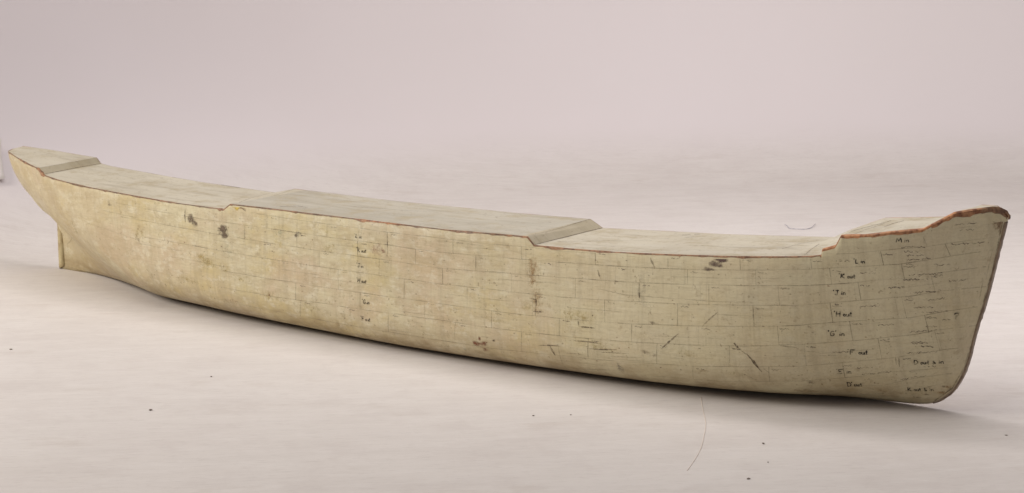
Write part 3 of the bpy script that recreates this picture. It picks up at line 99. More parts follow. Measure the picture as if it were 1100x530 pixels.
STN = [(-0.2803, 0.2324, 0.0107, 0.0057, 'purple', 0.85), (-0.2894, 0.2244, 0.0117, 0.0057, 'purple', 0.75), (-0.3001, 0.2154, 0.0108, 0.0029, 'purple', 0.7), (-1.3981, 0.1886, 0.0109, 0.0087, 'dark', 0.75), (-1.3885, 0.1808, 0.0076, 0.0061, 'dark', 0.6), (-1.3157, 0.1794, 0.0129, 0.0069, 'dark', 0.85), (-1.3124, 0.1686, 0.0108, 0.0069, 'dark', 0.85), (-1.3242, 0.1734, 0.0076, 0.0086, 'dark', 0.5), (-0.7396, 0.0418, 0.0079, 0.0047, 'red', 0.7), (-0.7239, 0.0431, 0.0079, 0.0047, 'red', 0.7), (-0.7232, 0.0329, 0.0069, 0.0039, 'red', 0.6), (-0.7299, 0.0515, 0.0031, 0.0047, 'red', 0.6), (-0.7012, 0.0521, 0.0047, 0.0025, 'dark', 0.6), (-0.4617, 0.0373, 0.0066, 0.009, 'grey', 0.5), (-0.4081, 0.0707, 0.0093, 0.0059, 'dark', 0.45), (-0.394, 0.0677, 0.0074, 0.0044, 'dark', 0.4), (-0.3927, 0.1212, 0.0092, 0.0037, 'dark', 0.5), (-0.9475, 0.1803, 0.0183, 0.0146, 'pink', 0.38), (-0.935, 0.1783, 0.0061, 0.0049, 'red', 0.4), (-0.6202, 0.1809, 0.0153, 0.0275, 'rust', 0.5), (-0.6101, 0.1361, 0.0153, 0.0276, 'rust', 0.4), (-0.6509, 0.2266, 0.0096, 0.0046, 'rust', 0.2), (-0.6303, 0.1183, 0.0154, 0.0077, 'ochre', 0.4), (-1.0558, 0.1706, 0.0165, 0.0099, 'ochre', 0.4), (-1.2809, 0.2239, 0.0107, 0.0068, 'yellow', 0.8), (-1.2691, 0.2255, 0.0128, 0.0051, 'rust', 0.7), (-1.3729, 0.1194, 0.0175, 0.0105, 'ochre', 0.5), (-1.3613, 0.1084, 0.0218, 0.0087, 'ochre', 0.45), (-1.3174, 0.1064, 0.0217, 0.0104, 'ochre', 0.3), (-1.2705, 0.0909, 0.0258, 0.0103, 'ochre', 0.35), (-1.1976, 0.0684, 0.034, 0.0119, 'ochre', 0.3), (-1.1125, 0.0583, 0.0336, 0.0134, 'ochre', 0.3), (-1.1721, 0.0118, 0.0212, 0.0085, 'rust', 0.3), (-0.5321, 0.115, 0.0416, 0.0121, 'ochre', 0.35), (-0.4987, 0.07, 0.0489, 0.0105, 'ochre', 0.3), (-0.3428, 0.0769, 0.0402, 0.0073, 'ochre', 0.3), (-0.4127, 0.0963, 0.0259, 0.0089, 'ochre', 0.2), (-1.3036, 0.1427, 0.0216, 0.0242, 'green', 0.25), (-1.1752, 0.1867, 0.0295, 0.0135, 'green', 0.25), (-0.4128, 0.1739, 0.0147, 0.0324, 'grey', 0.25), (-1.1304, 0.1878, 0.0125, 0.0084, 'grey', 0.35), (-1.1348, 0.1857, 0.005, 0.004, 'dark', 0.4), (-1.4862, 0.216, 0.0266, 0.0142, 'ochre', 0.3), (-1.6303, 0.1961, 0.0113, 0.0072, 'dark', 0.35), (-1.5501, 0.1336, 0.0112, 0.009, 'dark', 0.3), (-1.5433, 0.1453, 0.0179, 0.009, 'ochre', 0.4), (-1.5419, 0.1599, 0.0134, 0.009, 'rust', 0.3), (0.0096, 0.0312, 0.0068, 0.0027, 'rust', 0.7), (0.0195, 0.0413, 0.0051, 0.0027, 'rust', 0.6), (0.0132, 0.0431, 0.0051, 0.0022, 'dark', 0.4), (-0.0264, 0.0206, 0.0069, 0.0022, 'dark', 0.5), (-0.0103, 0.0272, 0.0069, 0.0019, 'dark', 0.4), (-0.0801, 0.0329, 0.0139, 0.0042, 'rust', 0.3), (-0.1743, 0.0238, 0.0213, 0.0043, 'rust', 0.4), (-0.1613, 0.0418, 0.0088, 0.0042, 'dark', 0.4), (-0.7984, 0.0488, 0.0199, 0.0159, 'ochre', 0.15), (0.0521, 0.1724, 0.0084, 0.0269, 'dark', 0.15), (0.0776, 0.2659, 0.0083, 0.0186, 'dark', 0.12), (-0.7657, 0.0275, 0.0158, 0.0048, 'green', 0.35), (-0.8092, 0.0265, 0.016, 0.0048, 'rust', 0.3), (-0.2661, 0.0502, 0.0144, 0.0058, 'ochre', 0.3), (-0.3171, 0.0511, 0.0109, 0.0029, 'rust', 0.3), (-1.0513, 0.0365, 0.0208, 0.0067, 'rust', 0.3), (-0.984, 0.0203, 0.0288, 0.0066, 'rust', 0.3), (-1.7745, 0.1295, 0.0116, 0.0223, 'ochre', 0.35), (-1.8293, 0.0835, 0.0141, 0.0225, 'dark', 0.15), (0.0615, 0.3236, 0.0149, 0.004, 'wood', 0.9), (0.0387, 0.311, 0.0133, 0.0047, 'wood', 0.9), (0.0513, 0.3176, 0.01, 0.004, 'wood', 0.8), (0.0924, 0.3117, 0.0082, 0.0079, 'wood', 0.9), (0.0698, 0.3215, 0.0116, 0.0053, 'wood', 0.9), (0.0891, 0.2962, 0.005, 0.0132, 'wood', 0.6), (-1.4219, 0.0724, 0.0309, 0.0088, 'ochre', 0.4), (-1.3048, 0.0418, 0.039, 0.0069, 'rust', 0.3), (-0.9258, 0.0086, 0.0408, 0.0049, 'rust', 0.3), (-0.6544, 0.0242, 0.0388, 0.0047, 'rust', 0.25), (-1.1754, 0.1664, 0.019, 0.0084, 'yellow', 0.35), (-1.0645, 0.2027, 0.0186, 0.0066, 'yellow', 0.3), (-0.8752, 0.1366, 0.0201, 0.0112, 'yellow', 0.2), (-0.6982, 0.0895, 0.0273, 0.0078, 'ochre', 0.3), (-0.5614, 0.066, 0.0014, 0.0012, 'dark', 0.4), (-1.5759, 0.1924, 0.0016, 0.001, 'dark', 0.26), (-0.714, 0.0741, 0.0014, 0.0014, 'red', 0.57), (-0.2641, 0.0391, 0.0015, 0.0012, 'red', 0.49), (-0.7415, 0.1554, 0.0018, 0.0015, 'dark', 0.34), (-0.1132, 0.0724, 0.0009, 0.0008, 'dark', 0.57), (-0.1584, 0.1268, 0.001, 0.0013, 'dark', 0.5), (-1.5711, 0.1364, 0.0021, 0.0017, 'dark', 0.35), (-0.7159, 0.0466, 0.0019, 0.0011, 'rust', 0.38), (-1.4577, 0.0753, 0.0012, 0.0018, 'dark', 0.42), (-0.879, 0.0665, 0.0022, 0.0015, 'red', 0.36), (-0.1619, 0.108, 0.0016, 0.0014, 'dark', 0.41), (-1.4794, 0.1468, 0.0028, 0.0011, 'red', 0.42), (-1.5684, 0.1098, 0.0028, 0.0011, 'red', 0.28), (-1.1866, 0.1598, 0.0012, 0.001, 'red', 0.29), (-1.4304, 0.0858, 0.0017, 0.0013, 'dark', 0.34), (-0.08, 0.0538, 0.0019, 0.0011, 'dark', 0.37), (-0.2518, 0.0503, 0.002, 0.001, 'dark', 0.44), (-1.1919, 0.1512, 0.0023, 0.0016, 'dark', 0.52), (-1.2097, 0.1044, 0.0019, 0.001, 'red', 0.53), (-0.666, 0.1014, 0.0013, 0.0009, 'dark', 0.46), (-1.3476, 0.1927, 0.0028, 0.0011, 'red', 0.32), (-0.2995, 0.0839, 0.0016, 0.001, 'rust', 0.6), (-0.8896, 0.0884, 0.0018, 0.0009, 'dark', 0.59), (-0.5801, 0.0486, 0.0012, 0.001, 'rust', 0.41), (-0.3286, 0.1312, 0.0019, 0.0014, 'rust', 0.51), (-1.2739, 0.0764, 0.0025, 0.0016, 'dark', 0.28), (-0.8007, 0.0896, 0.002, 0.0011, 'red', 0.3), (-0.1293, 0.0601, 0.0022, 0.001, 'rust', 0.31), (-0.1868, 0.1415, 0.001, 0.0009, 'rust', 0.35), (-0.1813, 0.0513, 0.001, 0.0009, 'rust', 0.53), (-0.3138, 0.0904, 0.0012, 0.0011, 'rust', 0.28), (-0.17, 0.1011, 0.002, 0.0009, 'red', 0.4), (-0.164, 0.0351, 0.0019, 0.0011, 'dark', 0.27), (-1.5032, 0.0789, 0.0017, 0.0014, 'dark', 0.42), (-0.6148, 0.1148, 0.0014, 0.0015, 'dark', 0.27), (-0.1174, 0.1167, 0.001, 0.0008, 'rust', 0.4), (-1.3528, 0.0433, 0.0018, 0.0015, 'red', 0.47), (-0.8593, 0.0784, 0.0013, 0.0011, 'dark', 0.46), (-1.339, 0.1958, 0.0015, 0.0009, 'red', 0.26), (-0.7058, 0.154, 0.002, 0.0015, 'red', 0.4), (-0.2998, 0.0891, 0.0012, 0.0014, 'dark', 0.46), (-1.32, 0.1466, 0.0025, 0.0011, 'red', 0.48), (-1.6398, 0.1061, 0.0015, 0.0018, 'red', 0.46), (-1.5273, 0.1209, 0.0011, 0.0012, 'rust', 0.53), (-1.4721, 0.0665, 0.0023, 0.001, 'rust', 0.51), (-0.4343, 0.1065, 0.0022, 0.0009, 'dark', 0.39), (-0.1544, 0.0608, 0.001, 0.0013, 'rust', 0.41), (-0.2326, 0.1832, 0.0016, 0.0015, 'dark', 0.27), (-0.1986, 0.0595, 0.0009, 0.0009, 'dark', 0.5), (-0.7873, 0.063, 0.0017, 0.0013, 'rust', 0.57), (-0.253, 0.1603, 0.0012, 0.0015, 'dark', 0.34), (-0.0885, 0.0501, 0.0016, 0.0012, 'rust', 0.55), (-0.5013, 0.0441, 0.0018, 0.0015, 'red', 0.46), (-0.657, 0.0705, 0.0022, 0.0017, 'dark', 0.59), (-0.458, 0.0899, 0.002, 0.001, 'red', 0.55), (-0.7216, 0.0899, 0.0021, 0.0009, 'dark', 0.59), (-1.5064, 0.0815, 0.0022, 0.0013, 'dark', 0.43), (-0.5333, 0.0522, 0.0017, 0.0016, 'dark', 0.47), (-0.387, 0.0478, 0.0019, 0.0012, 'red', 0.52), (-1.2984, 0.0978, 0.0028, 0.0009, 'dark', 0.47), (-0.5228, 0.1788, 0.0015, 0.0011, 'dark', 0.44), (-0.055, 0.1397, 0.0016, 0.0007, 'rust', 0.46), (-1.5425, 0.1217, 0.0028, 0.0019, 'red', 0.29), (-1.203, 0.0694, 0.002, 0.0014, 'red', 0.58), (-0.2329, 0.1018, 0.0023, 0.0015, 'red', 0.32), (-0.0774, 0.1229, 0.0017, 0.0009, 'rust', 0.52), (-1.4801, 0.1604, 0.0016, 0.0009, 'dark', 0.46), (-0.4553, 0.0725, 0.0014, 0.001, 'red', 0.54), (-0.7358, 0.0966, 0.0014, 0.0008, 'dark', 0.35), (-0.8507, 0.0318, 0.0017, 0.0015, 'rust', 0.27), (-1.2738, 0.1682, 0.0023, 0.0012, 'rust', 0.42), (-1.0224, 0.09, 0.0014, 0.0013, 'rust', 0.48), (-1.4185, 0.1434, 0.0014, 0.0015, 'red', 0.56), (-0.8783, 0.0626, 0.0026, 0.0017, 'dark', 0.44), (-1.3212, 0.1768, 0.0014, 0.0015, 'red', 0.41), (-1.4344, 0.1377, 0.0014, 0.0016, 'dark', 0.28), (-0.0653, 0.2214, 0.0021, 0.0008, 'rust', 0.27), (-1.2331, 0.0746, 0.0021, 0.0017, 'dark', 0.59), (-0.5506, 0.1171, 0.0012, 0.0013, 'rust', 0.59), (-0.4481, 0.1654, 0.002, 0.0016, 'dark', 0.45), (-1.0255, 0.0484, 0.0018, 0.0017, 'rust', 0.4), (-0.8462, 0.0618, 0.0012, 0.0016, 'dark', 0.29), (-0.4375, 0.0754, 0.0019, 0.0008, 'rust', 0.55), (-1.2449, 0.064, 0.0025, 0.0009, 'red', 0.35), (0.0005, 0.223, 0.0017, 0.001, 'rust', 0.32), (-0.171, 0.0554, 0.0017, 0.001, 'red', 0.57), (-0.6137, 0.0916, 0.0021, 0.0016, 'rust', 0.36), (-0.1685, 0.1681, 0.0012, 0.0008, 'red', 0.42), (-0.1489, 0.0389, 0.0013, 0.0014, 'rust', 0.55), (-0.5954, 0.0875, 0.002, 0.0008, 'red', 0.4), (-0.17, 0.1, 0.0021, 0.0014, 'red', 0.5), (-0.1023, 0.0887, 0.0009, 0.0014, 'red', 0.49), (-0.7444, 0.1242, 0.0023, 0.0015, 'red', 0.31), (-1.0955, 0.1814, 0.0013, 0.0009, 'red', 0.58), (-0.0176, 0.0841, 0.0014, 0.0013, 'rust', 0.3), (-0.5554, 0.1967, 0.0017, 0.0015, 'dark', 0.48), (-1.1422, 0.1405, 0.0021, 0.0017, 'rust', 0.51), (-0.0109, 0.067, 0.0012, 0.001, 'dark', 0.34), (-0.3967, 0.1037, 0.0019, 0.0008, 'dark', 0.33), (-0.0079, 0.1973, 0.0022, 0.001, 'rust', 0.41), (-1.3254, 0.1308, 0.0013, 0.0016, 'dark', 0.41), (-0.3416, 0.037, 0.0011, 0.0012, 'rust', 0.37), (-1.2686, 0.062, 0.0018, 0.0011, 'dark', 0.41), (-1.308, 0.0619, 0.0012, 0.0017, 'dark', 0.47), (-0.707, 0.1101, 0.0025, 0.0014, 'dark', 0.25), (-0.4048, 0.1828, 0.0012, 0.001, 'dark', 0.43), (-0.4759, 0.075, 0.0021, 0.0015, 'rust', 0.32), (-0.2856, 0.2154, 0.0018, 0.0013, 'red', 0.32), (-1.4385, 0.0632, 0.0022, 0.0018, 'dark', 0.59), (-0.2294, 0.0509, 0.0019, 0.001, 'dark', 0.41), (-0.6578, 0.1235, 0.0023, 0.0014, 'dark', 0.51), (-1.0101, 0.1011, 0.0022, 0.0015, 'rust', 0.28), (-0.6271, 0.1576, 0.0013, 0.0009, 'dark', 0.49), (-0.8898, 0.1706, 0.0021, 0.0011, 'rust', 0.47), (-0.4747, 0.1612, 0.0015, 0.0011, 'dark', 0.52), (-0.1569, 0.0791, 0.0019, 0.0009, 'dark', 0.33), (-0.0059, 0.2366, 0.0016, 0.0007, 'dark', 0.55), (-0.7202, 0.1542, 0.002, 0.0012, 'dark', 0.51), (-0.2291, 0.1891, 0.0017, 0.001, 'rust', 0.31), (-0.7966, 0.1148, 0.0026, 0.0008, 'rust', 0.5), (-1.1454, 0.1265, 0.0025, 0.0009, 'dark', 0.28), (-0.2156, 0.1336, 0.0021, 0.0012, 'dark', 0.52), (-1.5901, 0.1058, 0.0029, 0.0015, 'dark', 0.26), (-0.0835, 0.1493, 0.0013, 0.0007, 'rust', 0.38), (-0.7256, 0.1166, 0.0024, 0.0011, 'red', 0.35), (-1.0016, 0.0862, 0.0016, 0.0009, 'dark', 0.55), (-0.5467, 0.0733, 0.0023, 0.0011, 'rust', 0.4), (-0.0549, 0.2341, 0.002, 0.0007, 'dark', 0.42), (-0.5731, 0.1155, 0.0017, 0.0014, 'dark', 0.45), (-0.0823, 0.0459, 0.0013, 0.0012, 'red', 0.41), (-1.0651, 0.1647, 0.0014, 0.0018, 'rust', 0.52), (-0.3392, 0.0829, 0.0012, 0.0014, 'dark', 0.28), (-1.2682, 0.0514, 0.0015, 0.0014, 'red', 0.35), (-0.3166, 0.1581, 0.0018, 0.0011, 'red', 0.42), (-1.0821, 0.2088, 0.0011, 0.0017, 'red', 0.48), (-1.0884, 0.074, 0.002, 0.0015, 'red', 0.59), (-0.2223, 0.1604, 0.0023, 0.0007, 'dark', 0.58), (-0.5057, 0.1623, 0.0023, 0.0013, 'rust', 0.44), (-0.1211, 0.2027, 0.0019, 0.0011, 'red', 0.57), (-1.5384, 0.109, 0.0024, 0.0016, 'red', 0.34), (-1.3618, 0.1865, 0.0014, 0.0019, 'red', 0.43), (-1.5979, 0.0707, 0.0024, 0.0016, 'rust', 0.45), (-0.9185, 0.0923, 0.0023, 0.0011, 'dark', 0.29), (-1.5832, 0.1353, 0.0024, 0.0014, 'dark', 0.3), (-0.5028, 0.1201, 0.0012, 0.0014, 'dark', 0.59), (-1.4486, 0.072, 0.0028, 0.0016, 'dark', 0.38), (-1.2911, 0.0779, 0.0021, 0.0014, 'dark', 0.34), (-0.0388, 0.0281, 0.0013, 0.0012, 'dark', 0.52), (-0.6969, 0.112, 0.0017, 0.0012, 'rust', 0.51), (-1.0151, 0.0689, 0.0015, 0.0015, 'red', 0.41), (-0.3531, 0.048, 0.0012, 0.0014, 'dark', 0.55), (-0.1326, 0.1034, 0.0016, 0.0009, 'red', 0.48), (-0.4676, 0.1615, 0.0021, 0.0011, 'dark', 0.28), (-1.3828, 0.0717, 0.002, 0.0015, 'red', 0.36), (-0.9267, 0.1722, 0.0011, 0.0016, 'red', 0.3), (-0.044, 0.0346, 0.0009, 0.0007, 'red', 0.29), (-0.9405, 0.1343, 0.0021, 0.0013, 'rust', 0.54), (-0.3966, 0.1344, 0.0016, 0.0013, 'dark', 0.5), (-1.2229, 0.1068, 0.0014, 0.0014, 'rust', 0.35), (-0.0167, 0.0292, 0.0015, 0.0009, 'red', 0.46), (-0.3604, 0.1305, 0.0019, 0.0011, 'dark', 0.56), (-0.6208, 0.1521, 0.0022, 0.0017, 'dark', 0.45), (-0.7943, 0.0832, 0.002, 0.0009, 'red', 0.58), (-1.1214, 0.0862, 0.0027, 0.0018, 'red', 0.55), (-1.1713, 0.1794, 0.0011, 0.0017, 'dark', 0.45), (-0.8837, 0.1226, 0.0013, 0.001, 'dark', 0.3), (-0.1149, 0.0964, 0.0013, 0.0013, 'red', 0.4), (-0.1864, 0.0587, 0.0019, 0.0008, 'rust', 0.41), (-0.132, 0.0409, 0.0009, 0.0008, 'dark', 0.39), (-1.1539, 0.156, 0.0021, 0.0018, 'dark', 0.59), (-1.5978, 0.143, 0.0015, 0.0015, 'red', 0.35), (-0.176, 0.0543, 0.002, 0.0009, 'rust', 0.54), (-0.2737, 0.0921, 0.0019, 0.0015, 'red', 0.44), (-1.2365, 0.1385, 0.002, 0.0016, 'rust', 0.27), (-0.8354, 0.0345, 0.0014, 0.0009, 'rust', 0.35), (-1.1766, 0.0461, 0.0017, 0.001, 'dark', 0.45), (-0.5614, 0.0359, 0.0013, 0.0014, 'red', 0.35), (-1.5016, 0.0592, 0.0016, 0.0019, 'rust', 0.31), (-0.0322, 0.0472, 0.0014, 0.0008, 'red', 0.54), (-0.1023, 0.0638, 0.0022, 0.0009, 'red', 0.26), (-0.5195, 0.1377, 0.0011, 0.0015, 'red', 0.35), (-0.9261, 0.1243, 0.0019, 0.0014, 'dark', 0.32), (-0.245, 0.1022, 0.0023, 0.001, 'red', 0.52), (-0.2882, 0.1189, 0.0014, 0.0008, 'red', 0.57), (-1.0863, 0.094, 0.0024, 0.0016, 'dark', 0.42), (-0.6703, 0.119, 0.0025, 0.0017, 'rust', 0.43), (-0.9401, 0.0353, 0.0023, 0.0016, 'red', 0.46), (-0.1098, 0.0883, 0.001, 0.001, 'dark', 0.34), (-0.0699, 0.1042, 0.0009, 0.0015, 'dark', 0.59), (-0.4739, 0.2102, 0.0024, 0.0009, 'dark', 0.3), (-0.9911, 0.1553, 0.0021, 0.0016, 'rust', 0.36), (-0.2574, 0.1297, 0.0011, 0.0009, 'dark', 0.28), (-0.2768, 0.0864, 0.0013, 0.0008, 'rust', 0.53), (-0.358, 0.0909, 0.0016, 0.0011, 'dark', 0.5), (-0.5723, 0.062, 0.0021, 0.0014, 'dark', 0.45), (-1.0643, 0.1418, 0.0019, 0.0011, 'red', 0.28), (-0.157, 0.2161, 0.0016, 0.0014, 'red', 0.35), (-1.11, 0.1716, 0.0021, 0.0016, 'rust', 0.51), (-0.9946, 0.0714, 0.0023, 0.0011, 'rust', 0.28), (-0.4869, 0.2028, 0.0015, 0.0015, 'rust', 0.31), (-0.516, 0.0668, 0.0014, 0.0016, 'dark', 0.48), (-0.4205, 0.1929, 0.0011, 0.0008, 'rust', 0.47), (-1.0958, 0.1669, 0.0015, 0.0014, 'red', 0.51), (-0.6033, 0.1131, 0.0021, 0.0015, 'dark', 0.36), (-1.3015, 0.1832, 0.0023, 0.0013, 'rust', 0.57), (-0.3165, 0.0885, 0.0023, 0.0012, 'dark', 0.51), (-0.9555, 0.0455, 0.002, 0.0016, 'dark', 0.45), (-1.3475, 0.079, 0.0021, 0.0013, 'rust', 0.41), (-0.4682, 0.0651, 0.0017, 0.001, 'red', 0.49), (-0.1032, 0.2005, 0.0015, 0.0013, 'rust', 0.38), (-0.1205, 0.1262, 0.0016, 0.0011, 'red', 0.48), (-1.4899, 0.0527, 0.0012, 0.0009, 'dark', 0.58), (-0.3601, 0.1607, 0.002, 0.0012, 'red', 0.57), (-1.4002, 0.0456, 0.0022, 0.0016, 'rust', 0.26), (-1.388, 0.1397, 0.0012, 0.0017, 'dark', 0.58), (-0.0806, 0.1324, 0.0012, 0.001, 'red', 0.3), (-0.6919, 0.1468, 0.0021, 0.0017, 'dark', 0.39), (-1.6085, 0.0956, 0.0026, 0.0013, 'dark', 0.57), (-1.6129, 0.1069, 0.0017, 0.0013, 'rust', 0.34), (-0.5619, 0.1059, 0.0012, 0.0011, 'rust', 0.37), (-0.8732, 0.033, 0.0024, 0.0012, 'red', 0.34), (-0.0562, 0.0322, 0.001, 0.0009, 'dark', 0.31), (-0.3578, 0.1553, 0.0022, 0.0009, 'red', 0.51), (-0.1418, 0.1045, 0.0016, 0.001, 'rust', 0.26), (-0.5411, 0.1512, 0.0022, 0.0011, 'red', 0.41), (-0.2324, 0.1572, 0.0021, 0.0015, 'dark', 0.34), (-1.343, 0.1295, 0.0021, 0.0013, 'dark', 0.57), (-0.0708, 0.1521, 0.0019, 0.0008, 'rust', 0.52), (-1.5138, 0.0691, 0.0026, 0.0012, 'dark', 0.56), (-0.7804, 0.0935, 0.0025, 0.0017, 'dark', 0.4), (-0.0104, 0.2534, 0.0016, 0.0014, 'rust', 0.29), (-0.0083, 0.1641, 0.0012, 0.0012, 'red', 0.55), (-1.0572, 0.0731, 0.0012, 0.0018, 'rust', 0.44), (-0.881, 0.0746, 0.0017, 0.0008, 'dark', 0.47), (-1.1649, 0.1328, 0.002, 0.0013, 'rust', 0.28), (-0.8252, 0.0304, 0.0014, 0.0009, 'rust', 0.5), (-1.1967, 0.1626, 0.0015, 0.0016, 'red', 0.57), (-0.8429, 0.0693, 0.0011, 0.0015, 'rust', 0.49), (-0.5478, 0.1745, 0.0023, 0.0015, 'red', 0.36), (-1.2125, 0.0911, 0.0024, 0.0012, 'dark', 0.42), (-0.3772, 0.0468, 0.001, 0.0016, 'dark', 0.47), (-0.6044, 0.0295, 0.001, 0.0017, 'red', 0.32), (-0.889, 0.0409, 0.0018, 0.0016, 'dark', 0.31), (-1.2469, 0.0485, 0.0019, 0.0012, 'dark', 0.33), (-1.2587, 0.1694, 0.0014, 0.0015, 'red', 0.37), (-0.7957, 0.0754, 0.0016, 0.0012, 'rust', 0.3), (-0.3461, 0.0722, 0.0016, 0.0012, 'dark', 0.45), (-0.9833, 0.032, 0.0012, 0.001, 'dark', 0.45), (-1.1818, 0.0523, 0.0011, 0.0014, 'red', 0.55), (-1.4772, 0.1038, 0.0014, 0.0019, 'red', 0.51), (-0.1298, 0.0909, 0.0016, 0.0012, 'dark', 0.37), (-0.219, 0.147, 0.0015, 0.0015, 'dark', 0.53), (-0.8684, 0.0547, 0.0026, 0.0015, 'dark', 0.3), (-0.077, 0.0448, 0.0013, 0.0014, 'red', 0.54), (-0.059, 0.1756, 0.0019, 0.001, 'red', 0.33), (-1.2317, 0.1077, 0.0019, 0.0009, 'dark', 0.39), (-1.041, 0.0621, 0.0013, 0.0009, 'dark', 0.39), (-1.245, 0.1683, 0.0027, 0.0009, 'red', 0.36), (-0.3671, 0.103, 0.0022, 0.0008, 'red', 0.38)]
DKM = [([(-0.1557, -0.1557), (-0.1623, -0.1216), (-0.1672, -0.0905)], 0.0015, 0.5), ([(-0.0976, -0.1275), (-0.0903, -0.0859), (-0.0799, -0.0465), (-0.0786, -0.0295)], 0.0018, 0.5), ([(-0.0648, -0.0823), (-0.0626, -0.0543), (-0.0556, -0.0333)], 0.0023, 0.5), ([(-0.0811, -0.1613), (-0.0815, -0.1107), (-0.0773, -0.0553)], 0.0012, 0.5), ([(-0.2159, -0.1188), (-0.2101, -0.0689), (-0.1963, -0.033)], 0.0011, 0.5), ([(-1.1969, -0.1815), (-1.1764, -0.1546), (-1.1503, -0.1585)], 0.0031, 0.5), ([(-1.5184, 0.0631), (-1.4661, 0.0559)], 0.0031, 0.5), ([(-0.4452, -0.0303), (-0.4341, -0.0223)], 0.0031, 0.5), ([(-0.4292, -0.0187), (-0.4218, -0.0133)], 0.0031, 0.5), ([(-0.4289, -0.0517), (-0.4167, -0.0429)], 0.0023, 0.5), ([(-0.6002, -0.1623), (-0.5388, -0.1179), (-0.4635, -0.0959)], 0.0012, 0.5), ([(-1.0911, -0.0997), (-0.9925, -0.088), (-0.9227, -0.07)], 0.0012, 0.5)]
KEY=((-3.4,-2.5,1.9),(-1.3,0,.1),1.4,98)
TOP=((-.8,-.6,3.0),(-.9,.2,0),2.6,38)
BGL=((-.3,.35,1.9),(-1.0,2.8,.35),1.5,33)
AMB=.25
# ---------------------------------------------------------------- helpers
def mesh_obj(name, verts, faces, mats, midx=None, parent=None, attrs=None, smooth=True):
    me=bpy.data.meshes.new(name); me.from_pydata([tuple(v) for v in verts],[],faces)
    for m in mats: me.materials.append(m)
    if midx:
        for p,i in zip(me.polygons,midx): p.material_index=i
    for p in me.polygons: p.use_smooth=smooth
    if attrs:
        for k,vals in attrs.items():
            a=me.attributes.new(k,'FLOAT','POINT'); a.data.foreach_set('value',vals)
    me.update()
    o=bpy.data.objects.new(name,me); C.objects.link(o)
    if parent: o.parent=parent
    return o
def N3(x,y=0,z=0): return noise.noise(Vector((x,y,z)))

# ---------------------------------------------------------------- materials
class NT:
    def __init__(s,name):
        s.m=bpy.data.materials.new(name); s.m.use_nodes=True; s.t=s.m.node_tree; s.t.nodes.clear()
        s.out=s.n('ShaderNodeOutputMaterial'); s.b=s.n('ShaderNodeBsdfPrincipled')
        s.l(s.b.outputs[0],s.out.inputs[0]); s.tc=s.n('ShaderNodeTexCoord')
    def n(s,k,**a):
        x=s.t.nodes.new(k)
        for i,v in a.items(): setattr(x,i,v)
        return x
    def l(s,a,b): s.t.links.new(a,b)
    def noise(s,scale=(1,1,1),sc=5,det=4,rough=.55,dist=0,loc=(0,0,0),rot=(0,0,0)):
        mp=s.n('ShaderNodeMapping'); mp.inputs['Scale'].default_value=scale; mp.inputs['Location'].default_value=loc; mp.inputs['Rotation'].default_value=rot
        if rot[2]:      # inverse mapping: turn first, then stretch
            mp.vector_type='TEXTURE'; mp.inputs['Scale'].default_value=tuple(1/q for q in scale)
        s.l(s.tc.outputs['Object'],mp.inputs[0])
        x=s.n('ShaderNodeTexNoise'); x.inputs['Scale'].default_value=sc; x.inputs['Detail'].default_value=det
        x.inputs['Roughness'].default_value=rough; x.inputs['Distortion'].default_value=dist
        s.l(mp.outputs[0],x.inputs['Vector']); return x.outputs[0]
    def ramp(s,f,a,b,lo=0.,hi=1.):
        x=s.n('ShaderNodeMapRange'); x.interpolation_type='SMOOTHSTEP'
        for k,v in zip(('From Min','From Max','To Min','To Max'),(a,b,lo,hi)): x.inputs[k].default_value=v
        s.l(f,x.inputs['Value']); return x.outputs[0]
    def mix(s,f,a,b,mode='MIX'):
        x=s.n('ShaderNodeMix',data_type='RGBA',blend_type=mode)
        if isinstance(f,(int,float)): x.inputs[0].default_value=f
        else: s.l(f,x.inputs[0])
        for v,i in ((a,6),(b,7)):
            if isinstance(v,tuple): x.inputs[i].default_value=(*v,1)
            else: s.l(v,x.inputs[i])
        return x.outputs[2]
    def math(s,op,a,b=0.,c=0.):
        x=s.n('ShaderNodeMath',operation=op)
        for v,i in ((a,0),(b,1),(c,2)):
            if isinstance(v,(int,float)): x.inputs[i].default_value=v
            else: s.l(v,x.inputs[i])
        return x.outputs[0]
    def attr(s,name):
        x=s.n('ShaderNodeAttribute'); x.attribute_name=name; return x.outputs['Fac']
    def bump(s,h,strength=.3,dist=.001,prev=None):
        x=s.n('ShaderNodeBump'); x.inputs['Strength'].default_value=strength; x.inputs['Distance'].default_value=dist
        s.l(h,x.inputs['Height'])
        if prev: s.l(prev,x.inputs['Normal'])
        return x.outputs[0]
    def fin(s,col,rough=.6,bump=None,spec=.3):
        if isinstance(col,tuple): s.b.inputs['Base Color'].default_value=(*col,1)
        else: s.l(col,s.b.inputs['Base Color'])
        if isinstance(rough,(int,float)): s.b.inputs['Roughness'].default_value=rough
        else: s.l(rough,s.b.inputs['Roughness'])
        s.b.inputs['Specular IOR Level'].default_value=spec
        if bump: s.l(bump,s.b.inputs['Normal'])
        return s.m

